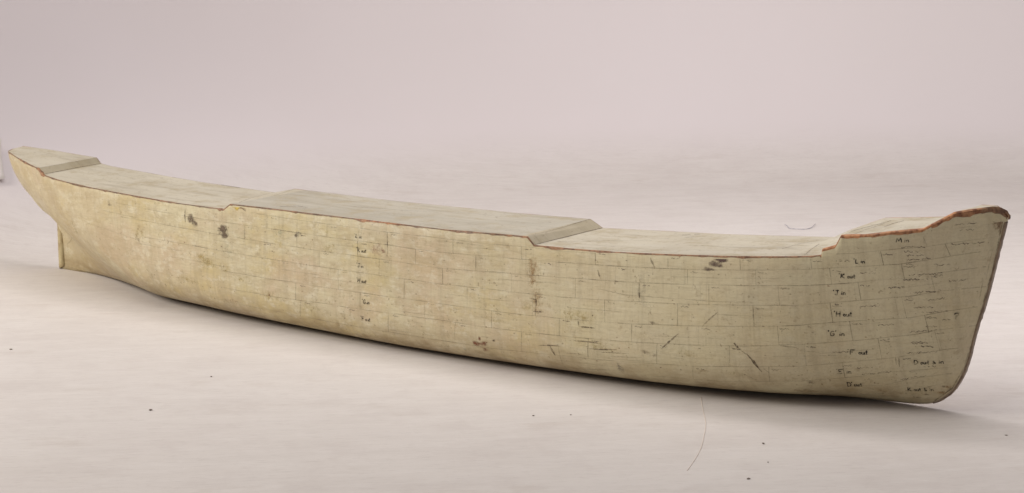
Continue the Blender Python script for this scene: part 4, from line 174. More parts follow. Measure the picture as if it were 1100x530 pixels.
def wear_layer(t,col):
    """bare chipped wood where the distance from an arris is less than the wear width"""
    d=t.attr('dist'); w=t.attr('wear'); tone=t.attr('tone')
    n1=t.noise((1,1,1),90,4,.65); n2=t.noise((1,1,1),16,3,.6)
    lim=t.math('MULTIPLY',w,t.math('ADD',t.math('MULTIPLY',n1,1.4),t.math('MULTIPLY',t.ramp(n2,.38,.66),1.1)))
    k=t.ramp(t.math('SUBTRACT',lim,d),-.0004,.0006)
    has=t.ramp(w,.0002,.0006)
    k=t.math('MULTIPLY',k,has)
    dark=t.mix(t.ramp(n1,.35,.65),(.10,.065,.04),(.22,.145,.085))
    red=t.mix(t.ramp(n1,.34,.62),(.20,.065,.028),(.54,.25,.11))
    wood=t.mix(tone,dark,red)
    return t.mix(k,col,wood),k

def mat_hull():
    t=NT('aged_cream_hull_paint')
    base=(.61,.545,.36)
    c=t.mix(t.ramp(t.noise((1,1,1.6),3.2,4,.6),.35,.7),base,(.59,.50,.325))
    mo=t.attr('mottle')
    c=t.mix(t.math('MULTIPLY',mo,t.ramp(t.noise((1,1,2.2),6.5,5,.65,loc=(3,1,2)),.45,.66,0,.70)),c,(.56,.45,.21))       # ochre varnish
    c=t.mix(t.math('MULTIPLY',mo,t.ramp(t.noise((1,1,1.4),7.,4,.6,loc=(9,4,1)),.48,.66,0,.55)),c,(.54,.41,.28))         # pinkish
    c=t.mix(t.ramp(t.noise((1.2,1,1),5.,4,.6,loc=(1,7,5)),.54,.75,0,.30),c,(.43,.41,.29))         # greenish grey
    c=t.mix(t.ramp(t.noise((26,1,1.2),3.,3,.6),.48,.70,0,.30),c,(.37,.31,.20))                    # vertical brushing
    c=t.mix(t.ramp(t.noise((34,1,1.5),2.,2,.5,loc=(4,0,3)),.55,.75,0,.22),c,(.60,.55,.39))
    c=t.mix(t.ramp(t.noise((3,1,34),4.,4,.6),.56,.72,0,.20),c,(.42,.34,.20))                      # grain
    c=t.mix(t.math('MULTIPLY',mo,t.ramp(t.noise((1,1,2.2),28,5,.72,loc=(6,6,1)),.44,.66,0,.50)),c,(.45,.365,.22))
    c=t.mix(t.math('MULTIPLY',mo,t.ramp(t.noise((1,1,1.5),38,4,.7,loc=(1,6,9)),.50,.68,0,.50)),c,(.72,.67,.51))
    c=t.mix(t.ramp(t.noise((1,1,.25),230,2,.6,loc=(3,1,9)),.52,.70,0,.16),c,(.33,.27,.17))
    c=t.mix(t.ramp(t.noise((.2,1,1.2),230,2,.6,loc=(3,5,9)),.52,.70,0,.16),c,(.33,.27,.17))
    # grime low down towards the bilge and freckles
    c=t.mix(t.ramp(t.noise((1,1,1),55,3,.7,loc=(2,2,2)),.60,.74,0,.40),c,(.30,.22,.12))
    c=t.mix(t.ramp(t.noise((1,1,1),150,2,.6,loc=(5,2,8)),.66,.74,0,.5),c,(.20,.14,.08))
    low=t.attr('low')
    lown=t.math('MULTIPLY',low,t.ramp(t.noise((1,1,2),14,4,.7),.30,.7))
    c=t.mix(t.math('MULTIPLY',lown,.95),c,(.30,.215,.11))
    aft=t.attr('aft')
    c=t.mix(t.math('MULTIPLY',aft,t.ramp(t.noise((1.5,1,1.5),9,5,.7,loc=(7,7,7)),.36,.66,.1,.62)),c,(.44,.345,.20))
    c,k=wear_layer(t,c)
    h=t.math('ADD',t.noise((1,1,6),30,4,.6),t.math('MULTIPLY',t.noise((1,1,1),140,3,.6),.5))
    h=t.math('SUBTRACT',h,t.math('MULTIPLY',k,.9))
    b=t.bump(h,.7,.0015)
    b=t.bump(t.noise((1,1,1),9,2,.5),.25,.006,b)
    r=t.ramp(t.noise((1,1,1),20,3),.3,.7,.36,.68)
    return t.fin(c,r,b,.35)

def mat_deck(name,base,grey,grain=1.):
    t=NT(name)
    c=t.mix(t.ramp(t.noise((1,2,1),4,4,.6),.35,.7),base,grey)
    c=t.mix(t.ramp(t.noise((2,26,2),3.,4,.65),.45,.72,0,.40*grain),c,(.52,.49,.41))
    c=t.mix(t.ramp(t.noise((1.5,9,2),5.,5,.7,loc=(3,3,0)),.50,.70,0,.50),c,(.27,.225,.155))
    c=t.mix(t.ramp(t.noise((1,1,1),18,6,.75,loc=(8,3,0)),.48,.64,0,.62),c,(.36,.30,.19))
    c=t.mix(t.ramp(t.noise((1,1,1),110,3,.7,loc=(1,3,0)),.60,.72,0,.55),c,(.18,.14,.10))
    c,k=wear_layer(t,c)
    h=t.math('ADD',t.noise((1,5,1),26,4,.6),t.math('MULTIPLY',t.noise((1,1,1),140,3,.6),.4))
    return t.fin(c,.62,t.bump(h,.4,.0012),.25)

def mat_floor():
    t=NT('whitewashed_studio_floor')
    R=(0,0,math.radians(43))
    base=(.65,.61,.575)
    c=t.mix(t.ramp(t.noise((1,1,1),1.6,4,.55),.3,.7),base,(.62,.575,.54))
    c=t.mix(t.ramp(t.noise((1.2,6,1),3.2,6,.70,rot=R),.40,.68,0,.28),c,(.53,.485,.455))
    c=t.mix(t.ramp(t.noise((1.4,8,1),5,6,.72,loc=(4,2,0),rot=R),.44,.70,0,.45),c,(.69,.65,.62))
    c=t.mix(t.ramp(t.noise((3,22,1),9,5,.7,loc=(1,9,0),rot=R),.54,.68,0,.32),c,(.42,.375,.345))
    c=t.mix(t.ramp(t.noise((1,1,1),9,5,.72,loc=(2,8,0)),.48,.66,0,.32),c,(.55,.50,.47))
    c=t.mix(t.ramp(t.noise((1,1.6,1),60,4,.7,loc=(5,1,0),rot=R),.55,.75,0,.30),c,(.50,.45,.42))
    c=t.mix(t.ramp(t.noise((1.2,9,1),26,5,.75,loc=(7,7,0),rot=R),.56,.72,0,.42),c,(.45,.405,.375))
    c=t.mix(t.ramp(t.noise((1.5,14,1),20,4,.7,loc=(3,1,0),rot=R),.58,.72,0,.40),c,(.74,.705,.68))
    c=t.mix(t.ramp(t.noise((1,2.5,1),5,5,.7,loc=(6,3,0),rot=R),.56,.72,0,.30),c,(.47,.41,.36))
    # the backdrop rising behind the floor is cleaner: fade the streaks out with height
    pos=t.n('ShaderNodeSeparateXYZ'); t.l(t.tc.outputs['Object'],pos.inputs[0])
    up=t.ramp(pos.outputs[2],0.,.14)
    c=t.mix(up,c,t.mix(t.ramp(t.noise((1,1,.6),1.1,3,.5),.3,.7),(.70,.645,.645),(.685,.63,.625)))
    h=t.noise((1.5,14,1),9,5,.65,rot=R)
    inv=t.math('SUBTRACT',1.,up)
    h=t.math('MULTIPLY',h,inv)
    return t.fin(c,.75,t.bump(h,.28,.0015),.2)

def mat_mark(name,col,rough=.6,scale=260,lo=.25,hi=.55):
    t=NT(name)
    a=t.attr('alpha')
    k=t.math('MULTIPLY',a,t.ramp(t.noise((1,1,1),scale,3,.65),lo,hi,.25,1.))
    c=t.mix(t.ramp(t.noise((1,1,1),scale*.7,2,.5),.3,.7),col,tuple(min(1,v*1.5) for v in col))
    t.fin(c,rough,None,.2)
    tr=t.n('ShaderNodeBsdfTransparent'); mx=t.n('ShaderNodeMixShader')
    t.l(k,mx.inputs[0]); t.l(tr.outputs[0],mx.inputs[1]); t.l(t.b.outputs[0],mx.inputs[2]); t.l(mx.outputs[0],t.out.inputs[0])
    return t.m
def mat_stain(name,col):
    t=NT(name)
    a=t.attr('alpha')
    n=t.noise((1,1,1),120,5,.72)
    n2=t.noise((1,1,1),45,3,.6)
    k=t.math('MULTIPLY',t.math('ADD',a,t.math('MULTIPLY',t.math('SUBTRACT',n,.5),1.5)),1.0)
    k=t.ramp(k,.12,.95)
    k=t.math('MULTIPLY',k,t.ramp(a,0.,.25))
    k=t.math('MULTIPLY',k,t.ramp(n2,.2,.5,.6,1.))
    t.fin(col,.6,None,.2)
    tr=t.n('ShaderNodeBsdfTransparent'); mx=t.n('ShaderNodeMixShader')
    t.l(k,mx.inputs[0]); t.l(tr.outputs[0],mx.inputs[1]); t.l(t.b.outputs[0],mx.inputs[2]); t.l(mx.outputs[0],t.out.inputs[0])
    return t.m
def mat_plain(name,a,b,sc=60,rough=.6,spec=.3,metal=0):
    t=NT(name)
    c=t.mix(t.ramp(t.noise((1,1,1),sc,4,.6),.35,.65),a,b)
    t.b.inputs['Metallic'].default_value=metal
    return t.fin(c,rough,t.bump(t.noise((1,1,1),sc*2,3,.6),.3,.0008),spec)

M_hull=mat_hull()
M_deck=mat_deck('aged_white_deck_paint',(.52,.475,.37),(.455,.41,.315))
M_deck2=mat_deck('greyed_deck_paint',(.435,.40,.32),(.37,.34,.27))
M_step=mat_deck('greyed_step_paint',(.45,.395,.285),(.36,.31,.21),0.)
M_floor=mat_floor()
M_pencil=mat_mark('pencil_line',(.12,.095,.065))
M_ink=mat_mark('black_ink',(.022,.018,.016),lo=.1,hi=.4)
M_faint=mat_mark('faded_pencil_and_dark_line',(.10,.075,.065),lo=.3,hi=.6)
M_scr=mat_mark('dark_gouge_and_shade',(.10,.07,.045),lo=.3,hi=.65)  # also colours the shading line painted next to the stern post
STC={'purple':(.13,.085,.075),'dark':(.17,.125,.085),'red':(.24,.095,.055),'grey':(.30,.28,.23),'pink':(.50,.33,.23),'rust':(.40,.26,.12),
     'ochre':(.46,.36,.14),'yellow':(.62,.46,.10),'green':(.44,.47,.34),'wood':(.20,.085,.04)}
M_st={k:mat_stain('stain_'+k,v) for k,v in STC.items()}
M_stem=mat_plain('worn_stem_wood',(.33,.27,.21),(.20,.14,.10),45,.55)
M_post=mat_plain('worn_post_wood',(.50,.42,.24),(.36,.27,.14),40,.55)
M_edge=mat_plain('dark_worn_arris',(.15,.10,.065),(.30,.22,.14),60,.6)
M_back=mat_plain('bare_pine_back',(.42,.28,.15),(.34,.21,.10),20,.7)
M_card=mat_plain('pale_card',(.82,.78,.72),(.80,.75,.70),10,.7)
M_wire=mat_plain('dull_blue_grey_wire',(.40,.39,.44),(.28,.27,.32),80,.45,.5,.4)
M_streak=mat_plain('tan_stain',(.70,.61,.53),(.62,.54,.46),80,.8)
M_speck=mat_plain('dark_crumb',(.13,.10,.08),(.22,.18,.15),200,.8)

# ---------------------------------------------------------------- hull surface
def und(x,z):                              # slight hand-planed unevenness of the side
    return .0009*N3(x*7,z*9,1)+.0005*N3(x*24,z*20,5)
def pt(x,t):
    y,z=yz(x,t)
    f=min(1,max(0,(y-K)/.03))
    return Vector((x,-(y+und(x,z)*f),z))
def t_of(x,z):
    lo,hi=0.,1.
    for _ in range(18):
        m=(lo+hi)/2
        if pt(x,m).z<z: lo=m
        else: hi=m
    return (lo+hi)/2
def surf(x,z,off=.00035):
    x=min(max(x,XT+.002),XF-.0008)
    t=min(max(t_of(x,z),.01),.995)
    p=pt(x,t)
    a=pt(min(x+.002,XF),t)-pt(max(x-.002,XT),t); b=pt(x,min(t+.01,1))-pt(x,max(t-.01,0))
    n=a.cross(b)
    if n.length<1e-12: n=Vector((0,-1,0))
    n.normalize()
    if n.y>0: n=-n
    return p+n*off,n

def wear_w(x):     # width of bare wood along the top edge and its tone (0 dark, 1 orange)
    w=.0011+.0008*N3(x*14,3,0)+.0020*max(0,N3(x*47,8,0)-.1)
    tone=.12+.4*N3(x*9,2,2)
    if -1.0<x<-.66: w=max(w,.0012+.003*N3(x*19,0,4)); tone=.30+1.1*N3(x*9,1,1)
    if -.66<x<-.30: w=max(w,.0012+.002*N3(x*25,0,4)); tone=.35
    if -.40<x<-.13: w=max(w,.0013+.001*N3(x*30,2,2)); tone=.3
    if x>-.13: w=.0021+.0035*max(0,N3(x*30,1,1)); tone=.8+.8*N3(x*33,4,4)
    if x>.02: w=.0030+.0055*max(0,N3(x*60,1,1)); tone=.75+.9*N3(x*40,4,4)
    if x>.075: w=.0042+.004*max(0,N3(x*90,1,1)); tone=.25
    if -1.33<x<-1.29: w=.0022; tone=.35
    if x<-2.08: w=.004; tone=.45
    if -1.885<x<-1.85: w=.0014; tone=.4
    return w,min(max(tone,0),1)
def chip(x):       # how far the arris has worn back
    c=.0008+.0007*abs(N3(x*30,5,5))
    s=max(0,N3(x*85,1,9)-.28); c+=s*.006
    if x>-.13: c+=.0018+.0008*abs(N3(x*70,2,2))
    if x>.02: c+=.002
    if -1.885<x<-1.85 or x<-2.09: c+=.0015
    return c

xs=set()
def rng_(a,b,st):
    n=max(1,int(round((b-a)/st)))
    for i in range(n+1): xs.add(round(a+(b-a)*i/n,5))
for i in range(26):                                  # dense at the round stern
    xs.add(round(XT+(.06)*(i/25)**1.8,5))
rng_(XT+.06,XP-.0006,.005); rng_(XP,-1.90,.005); rng_(-1.9,-1.85,.003); rng_(-1.85,-1.34,.006); rng_(-1.34,-1.28,.003)
rng_(-1.28,-.66,.006); rng_(-.66,-.60,.003); rng_(-.60,-.15,.006); rng_(-.15,-.09,.002); rng_(-.09,0,.003); rng_(0,XF,.0018)
for tab in (ZE,):
    for x,_ in tab: xs.add(round(x,5))
xs=sorted(xs)
_f=[xs[0]]
for x in xs[1:]:
    if x-_f[-1]>.0006: _f.append(x)
xs=_f; xs[-1]=XF
NR=54
hull_root=bpy.data.objects.new('ship_half_model',None); C.objects.link(hull_root)
hull_root.empty_display_size=.2
hull_root['label']='long cream painted wooden half hull ship model with pencilled plate lines and chipped deck edge'
hull_root['category']='ship model'

# side shell
verts=[];dist=[];wear=[];tone=[];low=[];aft=[];mot=[]
for x in xs:
    col=[pt(x,i/(NR-1)) for i in range(NR)]
    ck=chip(x); top=col[-1]; w,tn=wear_w(x)
    # pull the rows nearest the edge down to make room for the worn arris
    L=[0.]
    for a,b in zip(col[::-1],col[::-1][1:]): L.append(L[-1]+(a-b).length)
    L=L[::-1]
    H=max(L[0],1e-6)
    col=[p-Vector((0,0,min(ck,.4*H)*max(0,1-l/.03))) for p,l in zip(col,L)]
    zz0=col[0].z
    rows=[Vector((x,0,zz0))]+col
    wi=min(ck*1.1,max(-top.y-.001,0)*.5)
    rows.append(Vector((x,top.y+wi*.35,top.z-ck*.38)))
    rows.append(Vector((x,top.y+wi,top.z)))
    LL=[H]+L+[0.,0.]
    stem_d=max(0,(XF-x))
    for p,l in zip(rows,LL):
        verts.append(p); dist.append(max(l-.0006,0)); wear.append(w); tone.append(tn)
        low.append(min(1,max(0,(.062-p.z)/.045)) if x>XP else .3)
        mot.append(.30+.70*min(1,max(0,(-.42-x)/.4)))
        aft.append(min(1,max(0,(-1.45-x)/.35)))
W=NR+3; faces=[];mi=[]
for i in range(len(xs)-1):
    for j in range(W-1):
        a=i*W+j; faces.append((a,a+W,a+W+1,a+1)); mi.append(0)
# end cap at stem head and stern tip
faces.append(tuple(range((len(xs)-1)*W,len(xs)*W))); mi.append(0)
faces.append(tuple(range(W-1,-1,-1))); mi.append(0)

mats=[M_hull,M_pencil,M_ink,M_faint,M_scr]+[M_st[k] for k in STC]
alpha=[0.]*len(verts)
extra_v=[];extra_f=[];extra_m=[];extra_a=[]
def add_v(p,a):
    extra_v.append(p); extra_a.append(a); return len(verts)+len(extra_v)-1
def ribbon(pts,w,mat,al,taper=False,off=.00035,jit=0.,sub=.007):
    """pts in (x,z) on the side; a thin drawn line hugging the surface"""
    q=[pts[0]]
    for (a,b),(c,d) in zip(pts,pts[1:]):
        n=max(1,int(math.hypot(c-a,d-b)/sub))
        for i in range(1,n+1): q.append((a+(c-a)*i/n,b+(d-b)*i/n))
    if len(q)<2: return
    P=[surf(x,z,off) for x,z in q]
    seed=random.random()*50; prev=None; n=len(P)
    for i,(p,nn) in enumerate(P):
        d=(P[min(i+1,n-1)][0]-P[max(i-1,0)][0])
        if d.length<1e-9: continue
        s=d.cross(nn).normalized()
        ww=w*(1+.45*N3(seed+i*.6,0,0)*2)
        if taper: ww*=max(.25,math.sin(math.pi*(i+.6)/(n+.2)))
        av=al*(.72+.9*N3(seed,i*.23,3)) if not taper else al
        av=max(.05,min(1,av))
        p=p+s*(jit*N3(seed+i*.15,7,7))
        l=add_v(p+s*ww/2,av); r=add_v(p-s*ww/2,av)
        if prev: extra_f.append((prev[0],l,r,prev[1])); extra_m.append(mat)
        prev=(l,r)
# plate seams and butts
AL={'a':.5,'a2':.45,'b':.62,'c':.62,'d':.62,'e':.62,'f':.6,'g':.5,'h':.4,'i':.45,'j':.5,'k1':.5,'k2':.35,'k3':.35,'k4':.3,'k5':.35,'k6':.3,'k7':.3}
for k,pl in SE.items():
    ribbon(pl,.0011,1,AL.get(k,.34)*.58,jit=.0006)
for a,b in BT:
    ribbon([a,b],.0010,1,.24+.34*random.random(),jit=.0004)
    if random.random()<.45:
        dx=random.uniform(-.02,.02); ribbon([(a[0]+dx,a[1]),(b[0]+dx,b[1])],.0008,1,.15)
# handwriting: every glyph a few pen strokes in a unit box
GL={'M':(1.05,[[(0,0),(.08,1),(.45,.3),(.85,1),(.95,0)]]),'L':(.7,[[(.12,1),(0,.02),(.6,.06)]]),'K':(.85,[[(.1,1),(0,0)],[(.7,.95),(.1,.45),(.75,.0)]]),
 'J':(.75,[[(.1,.95),(.75,1)],[(.5,1),(.42,.1),(.2,0),(0,.22)]]),'H':(.85,[[(.08,1),(0,0)],[(.75,1),(.7,0)],[(.05,.5),(.72,.55)]]),
 'G':(.85,[[(.7,.85),(.4,1),(.06,.6),(.1,.15),(.45,0),(.72,.2),(.72,.45),(.42,.45)]]),'F':(.7,[[(.1,1),(0,0)],[(.08,.97),(.7,1)],[(.05,.5),(.5,.55)]]),
 'E':(.7,[[(.7,1),(.08,.97),(0,.02),(.65,.05)],[(.05,.5),(.5,.55)]]),'D':(.8,[[(.08,1),(0,0),(.45,.05),(.72,.5),(.5,.95),(-.05,1)]]),
 'i':(.3,[[(.1,.5),(.08,.02)],[(.12,.72),(.13,.78)]]),'n':(.55,[[(0,.5),(.02,0)],[(.02,.35),(.22,.52),(.4,.42),(.42,.0)]]),
 'o':(.5,[[(.2,.5),(.02,.3),(.12,.02),(.34,.05),(.4,.35),(.2,.5)]]),'u':(.55,[[(0,.5),(.05,.08),(.25,.02),(.4,.2),(.42,.5)],[(.42,.5),(.46,.0)]]),
 't':(.5,[[(.22,.85),(.18,.1),(.36,.02)],[(0,.5),(.42,.54)]]),'&':(.75,[[(.65,.0),(.15,.6),(.3,.8),(.42,.62),(.08,.2),(.3,.0),(.62,.35)]]),
 "'":(.3,[[(.12,1.15),(.04,.88)]]),'?':(.7,[[(.0,.8),(.2,1.),(.5,.9),(.45,.65),(.2,.45),(.18,.25)],[(.17,.06),(.19,.0)]]),' ':(.35,[])}
def write(x,z,txt,cap,sl):
    u=0.
    for ch in txt:
        w,st=GL[ch]
        for s in st:
            pts=[]
            for a,b in s:
                xx=x+(u*.92+a*.95+b*.08+random.uniform(-.03,.03))*cap
                pts.append((xx,z+(b+random.uniform(-.03,.03))*cap+(xx-x)*sl))
            ribbon(pts,cap*(.20 if x>-.3 else .15),2,1.,off=.0005,sub=.0012)
        u+=w*.98+.08
for (x,z),txt,cap in LET:
    write(x,z,txt,cap*(.88 if x>-.3 else .85),.05 if x>-.15 else .0)
def scribble(a,b,h,al,mat=3,w=.0009):
    n=max(3,int(math.hypot(b[0]-a[0],b[1]-a[1])/.0015)); cur=[]
    for i in range(n+1):
        f=i/n
        if random.random()<.10 and len(cur)>1:
            ribbon(cur,w,mat,al,off=.0004,sub=.0016); cur=[]; continue
        cur.append((a[0]+(b[0]-a[0])*f,a[1]+(b[1]-a[1])*f+random.uniform(-.5,.5)*h))
    if len(cur)>1: ribbon(cur,w,mat,al,off=.0004,sub=.0016)
for a,b in SCR: scribble(a,b,.0030,.85,w=.0011)
for x,z in NUM: scribble((x-.006,z),(x+.007,z),.0024,.8,w=.0009)
def blot(x,z,rx,rz,mat,al,off=.0003,rings=3,seg=14):
    c,_n=surf(x,z,off); seed=random.random()*90
    ci=add_v(c,al); prev=None
    for r in range(1,rings+1):
        cur=[]
        for s in range(seg):
            an=2*math.pi*s/seg; m=1+.45*N3(seed+math.cos(an)*1.2,math.sin(an)*1.2,r*.1)
            xx=x+rx*m*math.cos(an)*r/rings; zz=z+rz*m*math.sin(an)*r/rings
            zt=lerp_tab(ZE,min(max(xx,XT),XF))-.0025
            p,_n=surf(xx,min(zz,zt),off)
            cur.append(add_v(p,al*(1-(r/rings)**1.6)))
        for s in range(seg):
            s2=(s+1)%seg
            if prev: extra_f.append((prev[s],prev[s2],cur[s2],cur[s])); extra_m.append(mat)
            else: extra_f.append((ci,cur[s2],cur[s])); extra_m.append(mat)
        prev=cur
for x,z in DOT:
    blot(x,z,.0022,.0012,4,.6,off=.0004,rings=2,seg=8)
keys=list(STC)
for i,(x,z,rx,rz,kind,al) in enumerate(STN):
    blot(x,z,rx*1.35,rz*1.35,5+keys.index(kind),al,off=.00022+.00006*(i%5)/5)
for pl,w,al in SCT:
    if len(pl)<6: ribbon(pl,w*.8,4,al*.85,taper=True,off=.00045,sub=.003)
    else: ribbon(pl,w,4,al,off=.00045,sub=.003)
n0=len(verts)
verts+=extra_v; faces+=extra_f; mi+=extra_m; alpha+=extra_a
ne=len(extra_v)
shell=mesh_obj('hull_shell',verts,faces,mats,mi,hull_root,dict(dist=dist+[1.]*ne,wear=wear+[0.]*ne,tone=tone+[0.]*ne,low=low+[0.]*ne,aft=aft+[0.]*ne,mottle=mot+[0.]*ne,alpha=alpha))

# ---------------------------------------------------------------- decks, each level a part
ND=20
def deckz(x,w):        # w 0 at the worn edge, 1 on the flat back
    ze=lerp_tab(ZE,x); zc=lerp_tab(ZM,x)
    s=w
    return ze+(zc-ze)*s+.0007*N3(x*9,w*3,4)*math.sin(math.pi*min(1,w))
# dark seam lines along the foot and the worn ridge of each step
DKM+=[([(-.6175,-.203),(-.619,-.1),(-.6195,-.002)],.0022,.75),([(-.633,-.203),(-.640,-.1),(-.6455,-.002)],.0014,.5),([(-1.8585,-.158),(-1.861,-.08),(-1.863,-.002)],.0022,.7),
      ([(-1.8775,-.156),(-1.877,-.08),(-1.8765,-.002)],.0012,.5),([(-1.2975,-.2),(-1.31,-.1),(-1.323,-.002)],.0012,.45),([(-1.3155,-.2),(-1.345,-.1),(-1.376,-.002)],.0014,.45),([(-.55,-.19),(-.45,-.193),(-.36,-.188)],.001,.4),([(-1.2,-.05),(-1.0,-.052),(-.8,-.05)],.0009,.35),([(-1.75,-.06),(-1.6,-.062),(-1.45,-.06)],.0009,.35)]
def deck_part(name,x0,x1,mat,label=None):
    v=[];f=[];d=[];w_=[];tn=[]
    X=[x for x in xs if x0-1e-6<=x<=x1+1e-6]
    e0=bw(X[0])
    for x in X:
        ck=chip(x); 
        top=pt(x,1.0); wi=min(ck*1.1,max(-top.y-.001,0)*.5); y0=top.y+wi
        ww,tt=wear_w(x)
        for j in range(ND+1):
            s=.5-.5*math.cos(math.pi*j/ND)
            y=y0*(1-s)
            v.append(Vector((x,y,deckz(x,s) if j else top.z)))
            de=abs(y-y0)
            db=abs(y)
            if db<de: de=db*1.6
            # the arris of the steps is worn too
            d.append(de); w_.append(ww*(1.0 if x<-.13 else 1.25)); tn.append(tt)
    n=ND+1
    for i in range(len(X)-1):
        for j in range(ND):
            a=i*n+j; f.append((a,a+n,a+n+1,a+1))
    # closing faces down into the block so the part has thickness
    base=len(v)
    for i,x in enumerate(X):
        top=v[i*n+ND]; v.append(Vector((x,top.y,top.z-.004))); d.append(1);w_.append(0);tn.append(0)
    for i in range(len(X)-1):
        f.append((i*n+ND,(i+1)*n+ND,base+i+1,base+i))
    mi_=[0]*len(f); al_=[0.]*len(v)
    for pl,w,al in DKM:
        if not (x0<=pl[0][0]<x1): continue
        prev=None; q=[]
        for (a,b),(c,dd) in zip(pl,pl[1:]):
            m=max(2,int(math.hypot(c-a,dd-b)/.006))
            q+=[(a+(c-a)*k/m,b+(dd-b)*k/m) for k in range(m)]
        q.append(pl[-1])
        for i,(x,y) in enumerate(q):
            s_=min(1,max(0,1-y/pt(x,1.).y)); p=Vector((x,min(y,-.002),deckz(x,s_)+.0005))
            q2=q[min(i+1,len(q)-1)]; q1=q[max(i-1,0)]
            t=Vector((q2[0]-q1[0],q2[1]-q1[1],0)).normalized(); sd=Vector((-t.y,t.x,0))*w*.6
            v+=[p+sd,p-sd]; al_+=[al,al]; d+=[1.,1.];w_+=[0.,0.];tn+=[0.,0.]; k=len(v)
            if prev is not None: f.append((prev-2,k-2,k-1,prev-1)); mi_.append(1)
            prev=k
    return mesh_obj(name,v,f,[mat,M_faint],mi_,hull_root,dict(dist=d,wear=w_,tone=tn,alpha=al_))
cuts=[XT,-1.877,-1.859,-1.377,-1.298,-.645,-.618,-.127,.0120,XF]
def nearest(x): return min(xs,key=lambda q:abs(q-x))
cuts=[nearest(c) for c in cuts]
parts=[('poop_deck',M_deck),('deck_step',M_step),('quarter_deck',M_deck),('deck_step',M_deck),('bridge_deck',M_deck2),('deck_step',M_step),('well_deck',M_deck),('forecastle_deck',M_deck),('bow_rail',M_deck)]
decks=[]
for (nm,m),a,b in zip(parts,cuts,cuts[1:]): decks.append(deck_part(nm,a,b,m))
# flat sawn back of the half model
bv=[];bf=[]
for x in xs:
    zt=lerp_tab(ZM,x); zb=pt(x,0).z
    bv+=[Vector((x,0,min(zb,zt-.001))),Vector((x,0,zt))]
for i in range(len(xs)-1): bf.append((2*i,2*i+1,2*i+3,2*i+2))
mesh_obj('flat_back',bv,bf,[M_back],None,hull_root,smooth=False)

# stem: a worn slab following the profile
def slab(name,prof,y0,y1,inn,out,mat,x_in=None):
    v=[];f=[];n=len(prof)
    for i,(x,z) in enumerate(prof):
        a=prof[max(i-1,0)]; b=prof[min(i+1,n-1)]
        t=Vector((b[0]-a[0],0,b[1]-a[1])).normalized(); nn=Vector((t.z,0,-t.x))
        j=.0011*N3(i*.7,1,1)+.0006*N3(i*1.9,4,1)
        po=Vector((x,0,z))+nn*(out+j); pi=Vector((x,0,z))-nn*inn
        v+=[po+Vector((0,y0,0)),po+Vector((0,y1+.002,0)),po-nn*.0016+Vector((0,y1,0)),pi+Vector((0,y1+.0006,0)),pi+Vector((0,y0,0))]
    for i in range(n-1):
        for k in range(5):
            a=i*5+k; b=i*5+(k+1)%5; f.append((a,b,b+5,a+5))
    f.append((4,3,2,1,0)); f.append(tuple((n-1)*5+k for k in range(5)))
    return mesh_obj(name,v,f,[mat,M_edge],[1 if (q%5==1 and q<(n-1)*5) else 0 for q in range(len(f))],hull_root)
prof=[]
zz=.0105
while zz<=.304:
    # invert ZK for x
    lo,hi=-.05,XF
    for _ in range(30):
        m=(lo+hi)/2
        if smooth_tab(ZK,m)<zz: lo=m
        else: hi=m
    prof.append((lo,zz)); zz+=.003 if zz<.06 else .006
slab('stem',prof,.0,-.0105,.004,.0012,M_stem)
slab('stern_post',[(XP,.103-.0034*i) for i in range(30)]+[(XP+.002,.0012)],.0,-.0115,.013,.0022,M_post)
# profile runs downward there, so its outward side is aft

# ---------------------------------------------------------------- floor and curved backdrop
base=[(-4.2,-1.35),(-3.3,-1.15),(-2.7,-.95),(-2.3,-.62),(-2.1,-.32),(-2.07,-.107),(-2.13,.208),(-2.15,.504),(-2.11,.779),(-2.03,1.054),(-1.91,1.31),(-1.68,1.64),(-1.40,1.93),(-1.0,2.245),(-.576,2.53),(.065,2.906),(1.0,3.40),(2.6,4.2),(4.2,4.9)]
def crom(P,n):
    o=[]
    for i in range(len(P)-1):
        p0,p1,p2,p3=[Vector(P[min(max(j,0),len(P)-1)]) for j in (i-1,i,i+1,i+2)]
        for k in range(n):
            t=k/n; o.append(.5*((2*p1)+(-p0+p2)*t+(2*p0-5*p1+4*p2-p3)*t*t+(-p0+3*p1-3*p2+p3)*t**3))
    o.append(Vector(P[-1])); return o
bl=crom(base,6)
fv=[Vector((1.2,-3.2,0))]+[Vector((p.x,p.y,0)) for p in bl]
f_=[(0,i+1,i) for i in range(1,len(bl))]
fl=mesh_obj('floor',fv+[Vector((4.2,3.0,0)),Vector((4.2,-3.6,0)),Vector((-4.2,-3.6,0))],f_+[(0,len(fv),len(bl)),(0,len(fv)+1,len(fv)),(0,len(fv)+2,len(fv)+1),(0,1,len(fv)+2)],[M_floor],None,None,smooth=False); fl['kind']='structure'
R=.8; sv=[];sf=[]
offs=[(R*math.sin(a*math.pi/48),R-R*math.cos(a*math.pi/48)) for a in range(0,23)]
offs+=[(offs[-1][0]+.02*i,offs[-1][1]+.13*i) for i in range(1,20)]
n=len(offs)
for i,p in enumerate(bl):
    a=bl[max(i-1,0)];b=bl[min(i+1,len(bl)-1)]; t=(b-a).normalized(); nn=Vector((-t.y,t.x))
    for o,z in offs: 
        q=p+nn*o; r=.004*N3(q.x*1.3,q.y*1.3,z*1.3)*min(1,z/.1)
        sv.append(Vector((q.x+nn.x*r,q.y+nn.y*r,z)))
for i in range(len(bl)-1):
    for j in range(n-1): a=i*n+j; sf.append((a,a+n,a+n+1,a+1))
bd=mesh_obj('backdrop',sv,sf,[M_floor]); bd['kind']='structure'

